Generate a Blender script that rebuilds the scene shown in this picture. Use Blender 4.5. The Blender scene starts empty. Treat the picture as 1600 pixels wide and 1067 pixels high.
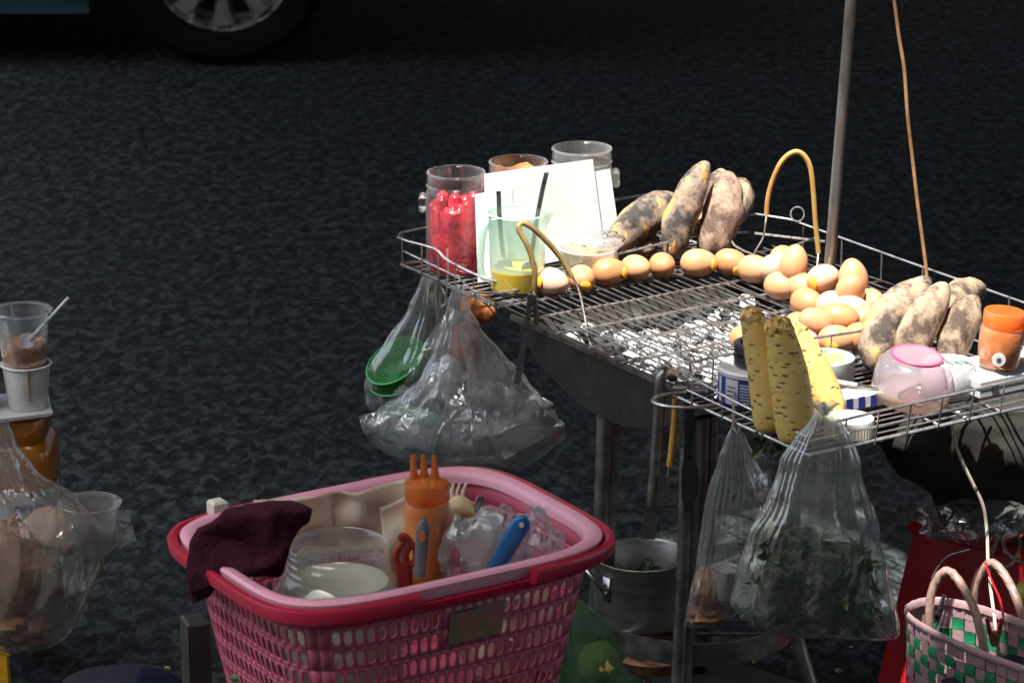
import bpy, math, random
from mathutils import Vector, Matrix, noise, Euler
random.seed(7)
sc = bpy.context.scene
R = math.radians

# ------------------------------------------------------------------ camera
PITCH, FPX, CAMH = R(17), 5000.0, 1.96
cd = bpy.data.cameras.new('camera'); cam = bpy.data.objects.new('camera', cd)
sc.collection.objects.link(cam); sc.camera = cam
cam.location = (0, 0, CAMH); cam.rotation_euler = (R(90) - PITCH, 0, 0)
cd.sensor_width = 36; cd.lens = FPX / 1600 * 36; cd.clip_end = 2000; cd.clip_start = .05
cd.dof.use_dof = True; cd.dof.focus_distance = 4.75; cd.dof.aperture_fstop = 12

# ------------------------------------------------------------------ sky and sun
SUN = Vector((-.20, -.27, .94)).normalized()           # towards the sun: high, a little to the left
elev = math.asin(SUN.z); azim = math.atan2(SUN.x, SUN.y)
w = bpy.data.worlds.new('World'); sc.world = w; w.use_nodes = True
nt = w.node_tree; bg = nt.nodes['Background']
sky = nt.nodes.new('ShaderNodeTexSky'); sky.sky_type = 'NISHITA'; sky.sun_disc = False
sky.sun_elevation = elev; sky.sun_rotation = azim
hs = nt.nodes.new('ShaderNodeHueSaturation'); hs.inputs['Saturation'].default_value = .75     # hazy city sky
nt.links.new(sky.outputs[0], hs.inputs['Color']); nt.links.new(hs.outputs[0], bg.inputs[0]); bg.inputs[1].default_value = .15
sky.dust_density = 5; sky.ozone_density = .6; sky.air_density = 1.2
sd = bpy.data.lights.new('sun', 'SUN'); sd.energy = 4.6; sd.angle = R(.5); sd.color = (1, .965, .9)
so = bpy.data.objects.new('sun', sd); sc.collection.objects.link(so)
so.rotation_euler = SUN.to_track_quat('Z', 'Y').to_euler(); so.location = (3, 6, 12)
sc.view_settings.view_transform = 'Standard'; sc.view_settings.look = 'None'
sc.view_settings.gamma = 1; sc.view_settings.exposure = 1.42
sc.render.engine = 'CYCLES'
cy = sc.cycles
cy.use_denoising = True; cy.max_bounces = 12; cy.transparent_max_bounces = 40
cy.caustics_reflective = False; cy.caustics_refractive = False; cy.sample_clamp_indirect = 6

# ------------------------------------------------------------------ helpers: pixels of the photograph to points
def ray(x, y):
    u, v = (x - 800) / FPX, (533.5 - y) / FPX
    return Vector((u, math.cos(PITCH) + v * math.sin(PITCH), -math.sin(PITCH) + v * math.cos(PITCH)))
C0 = Vector((0, 0, CAMH))
def atz(x, y, z): d = ray(x, y); return C0 + d * ((z - CAMH) / d.z)
def aty(x, y, Y): d = ray(x, y); return C0 + d * (Y / d.y)
GZ = .58                                              # grate height
AV, BV = Vector((.840, .543, 0)), Vector((.543, -.840, 0))
G0 = Vector((-.085, 4.799, 0))
def g(a, b, z=GZ): p = G0 + AV * a + BV * b; p.z = z; return p
def atplane(x, y, p0, n): d = ray(x, y); return C0 + d * ((p0 - C0).dot(n) / d.dot(n))

# ------------------------------------------------------------------ helpers: mesh collector and objects
class MB:
    def __init__(s): s.v = []; s.f = []; s.uv = None
    def add(s, vs, fs):
        o = len(s.v); s.v += [Vector(p) for p in vs]; s.f += [tuple(i + o for i in f) for f in fs]; return s
    def box(s, c, h, rot=None, bev=0):
        vs = []
        if bev:
            for z in (-1, 1):
                for e in (0, 1):
                    for sx, sy in ((-1,-1),(1,-1),(1,1),(-1,1)):
                        bx = bev if (e == 0) == (z == -1) else 0
                        vs.append(Vector((sx*(h[0]-bx), sy*(h[1]-bx), z*(h[2] - (0 if (e == 0) == (z == -1) else bev)))))
            fs = [(3,2,1,0)] + [(r*4+i, r*4+(i+1)%4, r*4+4+(i+1)%4, r*4+4+i) for r in range(3) for i in range(4)] + [(12,13,14,15)]
        else:
            vs = [Vector((x*h[0], y*h[1], z*h[2])) for z in (-1,1) for x, y in ((-1,-1),(1,-1),(1,1),(-1,1))]
            fs = [(3,2,1,0),(4,5,6,7)] + [(i,(i+1)%4,4+(i+1)%4,4+i) for i in range(4)]
        if rot is not None: vs = [rot @ p for p in vs]
        return s.add([p + Vector(c) for p in vs], fs)
    def loft(s, rings, close=True, cap=(True, True)):
        n = len(rings[0]); vs = [p for r in rings for p in r]; fs = []
        for k in range(len(rings) - 1):
            for i in range(n if close else n - 1):
                j = (i + 1) % n
                fs.append((k*n+i, k*n+j, (k+1)*n+j, (k+1)*n+i))
        if cap[0]: fs.append(tuple(range(n - 1, -1, -1)))
        if cap[1]: fs.append(tuple((len(rings)-1)*n + i for i in range(n)))
        return s.add(vs, fs)
    def tube(s, pts, r, seg=6, cap=True):
        pts = [Vector(p) for p in pts]; rings = []; n = len(pts); up = None
        for i, p in enumerate(pts):
            t = (pts[min(i+1, n-1)] - pts[max(i-1, 0)]).normalized()
            if up is None: up = Vector((0,0,1)) if abs(t.z) < .9 else Vector((1,0,0))
            x = t.cross(up).normalized(); y = x.cross(t).normalized(); up = y
            rr = r[i] if isinstance(r, (list, tuple)) else r
            rings.append([p + (x*math.cos(2*math.pi*k/seg) + y*math.sin(2*math.pi*k/seg))*rr for k in range(seg)])
        return s.loft(rings, cap=(cap, cap))
    def lathe(s, prof, c=(0,0,0), seg=28, rot=None, cap=(True, True)):
        c = Vector(c); rings = []
        for r, z in prof:
            ring = []
            for k in range(seg):
                p = Vector((r*math.cos(2*math.pi*k/seg), r*math.sin(2*math.pi*k/seg), z))
                ring.append((rot @ p if rot is not None else p) + c)
            rings.append(ring)
        return s.loft(rings, cap=cap)

def smooth(pts, n=6):                                 # Catmull-Rom through points
    pts = [Vector(p) for p in pts]; out = []
    for i in range(len(pts) - 1):
        p0, p1, p2, p3 = pts[max(i-1,0)], pts[i], pts[i+1], pts[min(i+2, len(pts)-1)]
        for k in range(n):
            t = k / n
            out.append(.5*((2*p1) + (p2-p0)*t + (2*p0-5*p1+4*p2-p3)*t*t + (3*p1-p0-3*p2+p3)*t**3))
    return out + [pts[-1]]

ORG = {}                                              # world origin of each object
def obj(name, mb, m, parent=None, org=None, sm=True, solid=0, sub=0, auto=None):
    """one mesh object; points are given in world space"""
    if parent is not None: o0 = org if org is not None else ORG[parent]
    else:
        if org is None:
            xs = [p.x for p in mb.v]; ys = [p.y for p in mb.v]; zs = [p.z for p in mb.v]
            org = Vector(((min(xs)+max(xs))/2, (min(ys)+max(ys))/2, min(zs)))
        o0 = Vector(org)
    me = bpy.data.meshes.new(name)
    me.from_pydata([tuple(p - o0) for p in mb.v], [], mb.f); me.update()
    if sm:
        me.polygons.foreach_set('use_smooth', [True]*len(me.polygons))
        if auto is None: auto = 40
        try: me.set_sharp_from_angle(angle=R(auto))
        except Exception: pass
    me.materials.append(M(m))
    o = bpy.data.objects.new(name, me); sc.collection.objects.link(o)
    if parent is not None:
        o.parent = parent; o.location = o0 - ORG[parent]
    else: o.location = o0
    ORG[o] = Vector(o0)
    if solid:
        d = o.modifiers.new('thickness', 'SOLIDIFY'); d.thickness = solid; d.offset = 0
    if sub:
        d = o.modifiers.new('subdivision', 'SUBSURF'); d.levels = sub; d.render_levels = sub
    return o
def tag(o, label=None, cat=None, group=None, kind=None):
    if label: o['label'] = label
    if cat: o['category'] = cat
    if group: o['group'] = group
    if kind: o['kind'] = kind
    return o
def thing(name, label, cat, loc, group=None):
    o = bpy.data.objects.new(name, None); o.empty_display_size = .05
    sc.collection.objects.link(o); o.location = loc; ORG[o] = Vector(loc)
    return tag(o, label, cat, group)

# ------------------------------------------------------------------ materials
MATS = {}
def M(m): return MATS[m] if isinstance(m, str) else m
class NT:
    def __init__(s, name):
        s.m = bpy.data.materials.new(name); s.m.use_nodes = True; s.t = s.m.node_tree
        s.t.nodes.clear(); s.out = s.t.nodes.new('ShaderNodeOutputMaterial'); MATS[name] = s.m; s._co = None
    def n(s, typ, **kw):
        nd = s.t.nodes.new('ShaderNode' + typ)
        for k, v in kw.items():
            if k.startswith('i_'):
                key = k[2:]; nd.inputs[int(key) if key.isdigit() else key.replace('_', ' ')].default_value = v
            else: setattr(nd, k, v)
        return nd
    def l(s, a, b): s.t.links.new(a, b)
    def co(s, sc3=(1,1,1), rot=(0,0,0)):
        tc = s.n('TexCoord'); mp = s.n('Mapping'); mp.inputs['Scale'].default_value = sc3
        mp.inputs['Rotation'].default_value = rot
        s.l(tc.outputs['Object'], mp.inputs[0]); return mp.outputs[0]
    def noise(s, scale, detail=4, rough=.55, co=None, dist=0):
        nd = s.n('TexNoise'); nd.inputs['Scale'].default_value = scale; nd.inputs['Detail'].default_value = detail
        nd.inputs['Roughness'].default_value = rough; nd.inputs['Distortion'].default_value = dist
        s.l(co if co is not None else s.co(), nd.inputs['Vector']); return nd.outputs['Fac']
    def ramp(s, fac, stops, interp='LINEAR'):
        r = s.n('ValToRGB'); cr = r.color_ramp; cr.interpolation = interp
        while len(cr.elements) < len(stops): cr.elements.new(.5)
        for e, (p, c) in zip(cr.elements, stops):
            e.position = p; e.color = (*c, 1) if len(c) == 3 else c
        s.l(fac, r.inputs[0]); return r.outputs[0]
    def mix(s, fac, a, b, typ='MIX'):
        m = s.n('Mix'); m.data_type = 'RGBA'; m.blend_type = typ
        for v, i in ((fac, 0), (a, 6), (b, 7)):
            if hasattr(v, 'links') or hasattr(v, 'is_linked'): s.l(v, m.inputs[i])
            else: m.inputs[i].default_value = v if i == 0 else (*v, 1)
        return m.outputs[2]
    def math(s, op, a, b=None):
        m = s.n('Math'); m.operation = op
        for v, i in ((a, 0), (b, 1)):
            if v is None: continue
            if hasattr(v, 'is_linked'): s.l(v, m.inputs[i])
            else: m.inputs[i].default_value = v
        return m.outputs[0]
    def bump(s, h, strength=.3, dist=.01):
        b = s.n('Bump'); b.inputs['Strength'].default_value = strength; b.inputs['Distance'].default_value = dist
        s.l(h, b.inputs['Height']); return b.outputs[0]
    def pbsdf(s, col, rough=.5, metal=0, normal=None, spec=.5, sss=0, trans=0, coat=0):
        b = s.n('BsdfPrincipled')
        if hasattr(col, 'is_linked'): s.l(col, b.inputs['Base Color'])
        else: b.inputs['Base Color'].default_value = (*col, 1)
        if hasattr(rough, 'is_linked'): s.l(rough, b.inputs['Roughness'])
        else: b.inputs['Roughness'].default_value = rough
        b.inputs['Metallic'].default_value = metal; b.inputs['Specular IOR Level'].default_value = spec
        b.inputs['Coat Weight'].default_value = coat
        if sss:
            b.inputs['Subsurface Weight'].default_value = sss; b.inputs['Subsurface Scale'].default_value = .01
            b.inputs['Subsurface Radius'].default_value = (1, .5, .3)
        if normal is not None: s.l(normal, b.inputs['Normal'])
        return b.outputs[0]
    def schlick(s, nrm=None):                         # two-sided reflectance of a thin sheet
        lw = s.n('LayerWeight'); lw.inputs[0].default_value = .5
        if nrm is not None: s.l(nrm, lw.inputs['Normal'])
        return s.math('ADD', s.math('MULTIPLY', s.math('POWER', lw.outputs['Facing'], 4.0), .9), .06)
    def surf(s, sh): s.l(sh, s.out.inputs['Surface']); return s.m
    def mixsh(s, fac, a, b):
        m = s.n('MixShader')
        if hasattr(fac, 'is_linked'): s.l(fac, m.inputs[0])
        else: m.inputs[0].default_value = fac
        s.l(a, m.inputs[1]); s.l(b, m.inputs[2]); return m.outputs[0]

def plain(name, c1, c2=None, scale=12, rough=.5, metal=0, bump=.15, bscale=60, bdist=.002, sss=0, spec=.5, lo=.35, hi=.65, coat=0, stretch=(1,1,1)):
    """two-tone noise colour, uneven roughness and fine relief"""
    k = NT(name); c2 = c2 or tuple(min(1, v*.72) for v in c1)
    co = k.co(stretch)
    col = k.ramp(k.noise(scale, 5, .6, co), [(lo, c1), (hi, c2)])
    nb = k.noise(bscale, 4, .6, co)
    ro = k.ramp(k.noise(scale*2.3, 3, .6, co), [(.3, (max(0, rough-.1),)*3), (.7, (min(1, rough+.12),)*3)])
    return k.surf(k.pbsdf(col, ro, metal, k.bump(nb, bump, bdist), spec, sss, coat=coat))

def film(name, tint=(.9,.93,.95), dens=.14, edge=.5, rough=.13, wr=28, haze=.25, bstr=.6, gl=.5, patch=.25, ior=1.5):
    """thin plastic film: mostly see-through, denser at glancing angles and along wrinkles"""
    k = NT(name); co = k.co()
    n1 = k.noise(wr, 2, .5, k.co((1.5,1.5,.45)), .8); nrm = k.bump(n1, bstr, .008)
    tr = k.n('BsdfTransparent'); tr.inputs[0].default_value = (min(1, tint[0]+.04), min(1, tint[1]+.04), min(1, tint[2]+.04), 1)
    df = k.pbsdf(tint, .4, 0, nrm, .3); tl = k.n('BsdfTranslucent'); tl.inputs[0].default_value = (*tint, 1)
    k.l(nrm, tl.inputs[1])
    body = k.mixsh(.5, df, tl.outputs[0])
    lw = k.n('LayerWeight'); lw.inputs[0].default_value = .35; k.l(nrm, lw.inputs['Normal'])
    f = k.math('MULTIPLY', k.math('POWER', lw.outputs['Facing'], 1.6), edge)
    pt = k.math('MULTIPLY', k.ramp(k.noise(wr*.55, 2, .5, co, .8), [(.45, (0,0,0)), (.72, (1,1,1))]), patch)
    f = k.math('ADD', k.math('ADD', f, dens), pt)
    f = k.math('MINIMUM', f, .95)
    a = k.mixsh(f, tr.outputs[0], body)
    gls = k.n('BsdfGlossy'); gls.inputs['Roughness'].default_value = rough; gls.inputs[0].default_value = (1,1,1,1)
    k.l(nrm, gls.inputs['Normal'])
    return k.surf(k.mixsh(k.math('MINIMUM', k.math('MULTIPLY', k.schlick(nrm), gl*2.4), .9), a, gls.outputs[0]))

def milky(name, col, clear=.35, transl=.5, rough=.25, gl=1.0):
    """translucent moulded plastic"""
    k = NT(name); co = k.co()
    nrm = k.bump(k.noise(40, 3, .5, co), .06, .003)
    tr = k.n('BsdfTransparent'); tr.inputs[0].default_value = (*col, 1)
    tl = k.n('BsdfTranslucent'); tl.inputs[0].default_value = (*col, 1)
    df = k.pbsdf(col, rough, 0, nrm, .4)
    b = k.mixsh(transl, df, tl.outputs[0]); b = k.mixsh(clear, b, tr.outputs[0])
    gls = k.n('BsdfGlossy'); gls.inputs['Roughness'].default_value = rough*.6
    return k.surf(k.mixsh(k.math('MULTIPLY', k.schlick(nrm), gl), b, gls.outputs[0]))
# ---- asphalt: coarse dark aggregate with paler worn stones
k = NT('asphalt'); co = k.co((1, .62, 1))
n1 = k.noise(40, 5, .66, co, .6); n2 = k.noise(1.3, 3, .5, co); n3 = k.noise(230, 2, .5, co)
c = k.ramp(n1, [(.38, (.0075,.009,.010)), (.50, (.024,.0285,.031)), (.62, (.070,.079,.083))])
c = k.mix(k.math('MULTIPLY', n3, .45), c, (.014,.015,.016))
c = k.mix(k.math('MULTIPLY', k.ramp(n2, [(.4, (0,0,0)), (.7, (1,1,1))]), .35), c, (.018,.019,.020))
k.surf(k.pbsdf(c, .9, 0, k.bump(n1, .5, .006), .08))
# ---- trodden concrete of the gutter slab
k = NT('gutter_concrete'); co = k.co()
n1 = k.noise(9, 6, .65, co); n2 = k.noise(70, 4, .6, co)
c = k.ramp(n1, [(.32, (.02,.02,.019)), (.55, (.045,.045,.043)), (.75, (.075,.073,.07))])
c = k.mix(k.math('MULTIPLY', n2, .4), c, (.04,.04,.038))
k.surf(k.pbsdf(c, .8, 0, k.bump(n2, .5, .004), .3))

plain('steel', (.52,.52,.51), (.30,.29,.27), 30, .3, 1, .08, 120)
plain('steel_dull', (.36,.35,.33), (.16,.15,.135), 22, .42, 1, .12, 90, lo=.3, hi=.7)
plain('wire', (.66,.64,.62), (.34,.28,.25), 55, .33, .85, .15, 200, lo=.4, hi=.7)
plain('wire_sooty', (.21,.19,.175), (.07,.055,.045), 38, .5, .75, .3, 200, lo=.35, hi=.65)
plain('soot', (.012,.011,.010), (.035,.028,.022), 18, .75, .0, .5, 80, lo=.45, hi=.75)
plain('rusty_pole', (.30,.285,.27), (.16,.10,.06), 26, .36, .85, .2, 140, lo=.42, hi=.7, stretch=(1,1,.18))
plain('pot_steel', (.40,.40,.385), (.30,.29,.27), 10, .4, .9, .15, 60, stretch=(1,1,8))
plain('rubber', (.012,.012,.013), (.03,.03,.03), 30, .7)
plain('white_paper', (.86,.86,.85), (.78,.78,.77), 4, .6, bump=.05, bscale=30)
plain('charcoal', (.018,.018,.019), (.06,.06,.062), 60, .75, 0, .8, 130, .004)
k = NT('ash'); co = k.co()
n1 = k.noise(42, 5, .7, co, .5)
c = k.ramp(n1, [(.42, (.02,.02,.021)), (.49, (.20,.20,.205)), (.56, (.68,.68,.70))])
k.surf(k.pbsdf(c, .95, 0, k.bump(k.noise(120, 4, .7, co), .9, .006), .1))
k = NT('ashy_charcoal'); co = k.co()
n1 = k.noise(60, 5, .7, co, .5)
c = k.ramp(n1, [(.36, (.02,.02,.022)), (.44, (.25,.25,.255)), (.53, (.74,.74,.76))])
k.surf(k.pbsdf(c, .9, 0, k.bump(k.noise(140, 4, .7, co), .8, .005), .15))

# ---- egg shell with pores, faint freckles
def shell(name, c1, c2):
    k = NT(name); co = k.co()
    c = k.mix(k.ramp(k.noise(28, 3, .5, co), [(.35, (0,0,0)), (.7, (1,1,1))]), c1, c2)
    sp = k.ramp(k.noise(420, 2, .5, co), [(.66, (0,0,0)), (.72, (1,1,1))])
    c = k.mix(k.math('MULTIPLY', sp, .35), c, (.36,.16,.07))
    k.surf(k.pbsdf(c, .42, 0, k.bump(k.noise(300, 2, .5, co), .08, .001), .4, .15))
shell('egg_brown', (.60,.28,.13), (.52,.22,.095)); shell('egg_tan', (.66,.35,.18), (.58,.29,.14)); shell('egg_pale', (.72,.48,.34), (.65,.41,.28))
plain('yolk', (.82,.43,.05), (.72,.32,.03), 40, .35, sss=.2)

# ---- roasted root: ashy skin, charred scales, orange flesh showing through
def root_mat(name, skin, dark, flesh, fl=.60, ck=55):
    k = NT(name); co = k.co()
    n1 = k.noise(19, 6, .70, co, .2); n2 = k.noise(24, 6, .66, k.co((1,1,.7)), .3); n3 = k.noise(120, 4, .65, co)
    c = k.ramp(n1, [(.40, dark), (.48, tuple((a+b)/2 for a, b in zip(skin, dark))), (.56, skin)])
    c = k.mix(k.ramp(n2, [(fl, (0,0,0)), (fl+.035, (1,1,1))]), c, flesh)
    vo = k.n('TexVoronoi'); vo.feature = 'DISTANCE_TO_EDGE'; vo.inputs['Scale'].default_value = ck
    wc = k.n('Mapping'); tc = k.n('TexCoord'); wc.inputs['Scale'].default_value = (1,1,.5)
    k.l(tc.outputs['Object'], wc.inputs[0]); ad = k.n('VectorMath'); ad.operation = 'ADD'
    cn = k.n('TexNoise'); cn.inputs['Scale'].default_value = 30; k.l(wc.outputs[0], cn.inputs['Vector'])
    sv = k.n('VectorMath'); sv.operation = 'SCALE'; sv.inputs['Scale'].default_value = .05
    k.l(cn.outputs['Color'], sv.inputs[0]); k.l(wc.outputs[0], ad.inputs[0]); k.l(sv.outputs[0], ad.inputs[1])
    k.l(ad.outputs[0], vo.inputs['Vector'])
    crack = k.ramp(vo.outputs['Distance'], [(.0, (0,0,0)), (.02, (1,1,1))])
    msk = k.ramp(k.noise(13, 3, .5, co), [(.55, (0,0,0)), (.62, (1,1,1))])
    c = k.mix(k.math('MULTIPLY', k.math('SUBTRACT', 1.0, crack), msk), c, (.03,.022,.018))
    h = k.math('ADD', k.math('MULTIPLY', n3, .5), k.math('ADD', k.math('MULTIPLY', k.math('MULTIPLY', crack, msk), .2), n1))
    k.surf(k.pbsdf(c, .78, 0, k.bump(h, .6, .005), .25))
root_mat('root_grey', (.42,.30,.21), (.07,.055,.05), (.64,.40,.14), .56, 30)
root_mat('root_char', (.34,.25,.185), (.05,.045,.045), (.60,.33,.09), .55, 30)
root_mat('root_purple', (.40,.27,.20), (.11,.07,.055), (.74,.43,.13), .60, 28)
root_mat('root_ashy', (.43,.32,.22), (.085,.06,.045), (.78,.55,.24), .62, 40)
# ---- peeled roots: pale yellow with brown ticks across
k = NT('peeled_root'); co = k.co()
n1 = k.noise(14, 4, .6, co)
c = k.ramp(n1, [(.35, (.76,.56,.19)), (.65, (.64,.44,.12))])
vo = k.n('TexVoronoi'); vo.inputs['Scale'].default_value = 95; vo.inputs['Randomness'].default_value = 1
k.l(k.co((.55,.55,1.5)), vo.inputs['Vector'])
tick = k.ramp(vo.outputs['Distance'], [(.18, (1,1,1)), (.30, (0,0,0))])
tick = k.math('MULTIPLY', tick, k.ramp(k.noise(38, 3, .5, co), [(.42, (0,0,0)), (.50, (1,1,1))]))
c = k.mix(k.math('MULTIPLY', tick, .9), c, (.16,.065,.02))
k.surf(k.pbsdf(c, .48, 0, k.bump(k.math('SUBTRACT', k.noise(90, 3, .6, co), k.math('MULTIPLY', tick, .8)), .5, .003), .4, .1))
k = NT('toasted_tip'); co = k.co()
c = k.ramp(k.noise(120, 4, .7, co), [(.38, (.20,.09,.025)), (.5, (.62,.38,.09)), (.62, (.85,.66,.30))])
k.surf(k.pbsdf(c, .6, 0, k.bump(k.noise(190, 3, .6, co), .9, .005), .4))

film('bag_clear', (.93,.94,.95), .13, .48, .07, 40, bstr=.7, gl=1.25, patch=.18)
film('bag_matte', (.86,.87,.89), .16, .42, .16, 30, bstr=.4, gl=.4, patch=.14)
film('bag_knot', (.90,.91,.91), .42, .5, .1, 30, bstr=.6, gl=.9, patch=.2)
film('bag_soft', (.82,.84,.83), .08, .40, .10, 28, bstr=.6, gl=1.0, patch=.12)
film('bag_greens', (.86,.89,.87), .09, .46, .09, 26, bstr=.6, gl=1.1, patch=.14)
film('bag_green', (.22,.42,.24), .20, .40, .2, 20, bstr=.4, gl=.4, patch=.2)
film('clear_plastic', (.88,.90,.91), .06, .65, .06, 12, bstr=.08, gl=.65, patch=.03)
film('clear_cloudy', (.86,.85,.84), .16, .5, .16, 30, bstr=.15, gl=.55, patch=.10)
film('glass', (.86,.88,.86), .10, .36, .05, 8, bstr=.04, gl=.45, patch=.0)
milky('mint_plastic', (.80,.98,.89), .42, .5)
milky('beige_milky', (.80,.70,.52), .35, .4)
film('jar_clear', (.92,.93,.93), .02, .30, .06, 12, bstr=.06, gl=.4, patch=.02)
milky('milk_plastic', (.85,.85,.82), .22, .5)
milky('pink_film', (.90,.52,.62), .30, .45)
milky('lilac_plastic', (.93,.87,.92), .72, .5)
milky('orange_plastic', (.90,.33,.06), .20, .5, .3)
milky('amber', (.62,.28,.03), .18, .55, .25)
k = NT('sheet_paper'); co = k.co()
nrm = k.bump(k.noise(20, 3, .5, co), .05, .003)
tl = k.n('BsdfTranslucent'); tl.inputs[0].default_value = (.95,.96,.97,1)
k.surf(k.mixsh(.55, k.pbsdf((.88,.885,.89), .55, 0, nrm), tl.outputs[0]))

plain('white_plastic', (.80,.80,.78), (.70,.70,.68), 8, .38, bump=.05)
plain('cream_plastic', (.74,.71,.60), (.64,.60,.49), 10, .45, bump=.06)
plain('grey_plastic', (.62,.63,.64), (.52,.53,.54), 9, .4, bump=.05)
plain('tin_white', (.80,.80,.80), (.68,.68,.69), 15, .32, .1, bump=.05)
plain('tin_grey', (.60,.62,.65), (.45,.47,.50), 14, .38, .35, bump=.08)
plain('black_plastic', (.014,.014,.016), (.03,.03,.034), 20, .28)
plain('red_pulp', (.60,.035,.05), (.30,.012,.03), 26, .22, bump=.6, bscale=50, bdist=.006, spec=.6, sss=.1)
plain('chilli_paste', (.84,.27,.08), (.70,.18,.04), 40, .35, bump=.5, bscale=110, bdist=.003)
plain('orange_fill', (.80,.26,.04), (.68,.19,.03), 14, .4, sss=.1)
plain('orange_mash', (.62,.28,.10), (.45,.17,.05), 60, .5, bump=.5, bscale=140)
plain('yellow_paste', (.80,.56,.05), (.70,.44,.03), 22, .3, sss=.1)
plain('pale_sauce', (.66,.48,.20), (.55,.38,.14), 22, .3)
plain('floss', (.80,.42,.22), (.56,.25,.11), 95, .8, bump=.9, bscale=170, bdist=.005)
plain('lime', (.30,.52,.05), (.20,.40,.03), 30, .35, bump=.2, bscale=200)
plain('lime_flesh', (.72,.72,.12), (.58,.62,.10), 90, .3)
plain('green_bowl', (.05,.40,.09), (.035,.32,.07), 10, .35, bump=.03)
plain('basket_pink', (.60,.13,.20), (.52,.10,.165), 7, .42, bump=.06, sss=.05)
plain('basket_lip', (.80,.40,.50), (.74,.34,.44), 8, .38, bump=.05)
plain('basket_crimson', (.46,.014,.05), (.38,.01,.038), 8, .34, bump=.05)
plain('towel', (.075,.020,.036), (.040,.010,.019), 40, .98, 0, .9, 260, .006, spec=.05)
plain('kraft', (.66,.57,.45), (.57,.47,.36), 5, .75, bump=.12, bscale=25, bdist=.004)
plain('pale_root', (.74,.60,.34), (.62,.46,.22), 30, .5, bump=.3)
plain('kraft_stained', (.58,.44,.34), (.44,.27,.20), 7, .7, bump=.12, bscale=25)
plain('foam_box', (.80,.80,.78), (.70,.69,.66), 10, .6)
plain('brown_food', (.44,.22,.11), (.28,.13,.07), 16, .5, bump=.5, bscale=30, bdist=.01)
plain('orange_food', (.55,.21,.07), (.34,.10,.03), 20, .45, bump=.4, bscale=40, bdist=.006)
plain('brown_orange', (.46,.20,.08), (.28,.11,.05), 26, .5, bump=.4, bscale=40, bdist=.006)
plain('towel_fluff', (.13,.045,.07), (.06,.017,.03), 30, 1, 0, 0, spec=.02)
plain('mint_box', (.42,.66,.55), (.34,.56,.46), 10, .4)
plain('blue_handle', (.02,.16,.42), (.015,.12,.34), 20, .35)
plain('grey_handle', (.11,.11,.135), (.085,.085,.10), 20, .45)
plain('red_plastic', (.42,.012,.016), (.30,.008,.012), 9, .36, bump=.06)
plain('maroon_handle', (.30,.03,.02), (.22,.02,.015), 20, .4)
plain('wood', (.46,.30,.13), (.32,.19,.07), 24, .55, stretch=(6,6,1))
plain('wood_orange', (.62,.35,.06), (.50,.25,.05), 24, .5, stretch=(6,6,1))
plain('sleeve_tan', (.42,.29,.10), (.22,.13,.045), 22, .38, stretch=(1,1,.6), spec=.6)
plain('sleeve_amber', (.66,.42,.13), (.34,.17,.05), 12, .33, spec=.6)
plain('cord', (.34,.19,.08), (.20,.10,.045), 30, .6)
plain('pale_cord', (.58,.52,.42), (.46,.40,.31), 30, .6)
plain('grey_cloth', (.045,.041,.036), (.030,.027,.025), 6, .92, bump=.35, bscale=45, bdist=.006, spec=.1)
plain('navy_cloth', (.010,.012,.03), (.006,.007,.018), 9, .9, bump=.3, bscale=120)
plain('added_shade_grey', (.10,.105,.11), (.07,.075,.08), 2, .8, bump=.2, bscale=20)
plain('yellow_plastic', (.72,.42,.02), (.60,.33,.015), 9, .4)
plain('leaf_dark', (.045,.095,.018), (.022,.055,.010), 30, .5, bump=.2)
plain('leaf_mid', (.09,.17,.035), (.05,.11,.02), 30, .5, bump=.2)
plain('stem', (.22,.27,.09), (.14,.18,.05), 30, .5)
plain('strap_pink', (.40,.25,.265), (.32,.19,.205), 40, .42, bump=.4, bscale=240, stretch=(1,1,1))
plain('strap_green', (.02,.24,.10), (.012,.18,.075), 40, .35, bump=.2, bscale=200)
plain('strap_maroon', (.28,.02,.10), (.20,.012,.07), 40, .35, bump=.2, bscale=200)
plain('strap_tan', (.34,.21,.175), (.24,.145,.12), 60, .42, bump=.5, bscale=180)
plain('car_paint', (.03,.08,.10), (.024,.065,.08), 4, .22, .3, .02, coat=.6)
plain('tyre_rubber', (.005,.005,.005), (.008,.008,.008), 10, .85, spec=.1)
plain('alloy', (.80,.79,.77), (.68,.66,.63), 8, .3, .9, .05)
plain('glass_dark', (.01,.012,.014), (.014,.016,.018), 5, .08)
plain('render_grey', (.10,.10,.10), (.07,.07,.07), 1, .9)
plain('render_buff', (.26,.23,.19), (.20,.18,.15), 1, .9)
plain('dark_steel', (.06,.06,.058), (.035,.034,.032), 16, .5, .5)
plain('crumb', (.55,.45,.28), (.40,.30,.16), 50, .8)
plain('blue_print', (.035,.05,.30), (.025,.035,.22), 20, .35)
plain('green_print', (.03,.28,.14), (.02,.22,.1), 20, .4)
plain('label_paper', (.74,.75,.76), (.66,.67,.68), 12, .45)
plain('ink', (.05,.045,.05), (.07,.06,.06), 20, .6)
plain('pink_ring', (.75,.10,.22), (.66,.08,.18), 20, .35)
plain('sticker_art', (.42,.16,.14), (.20,.20,.11), 55, .5, lo=.42, hi=.58)
plain('silver_sleeve', (.62,.61,.60), (.40,.40,.40), 40, .3, .6)

# ------------------------------------------------------------------ the setting
mb = MB().add([(-60,-40,0),(60,-40,0),(60,90,0),(-60,90,0)], [(0,1,2,3)])
tag(obj('road', mb, 'asphalt', org=(0,0,0)), kind='structure')
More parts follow.
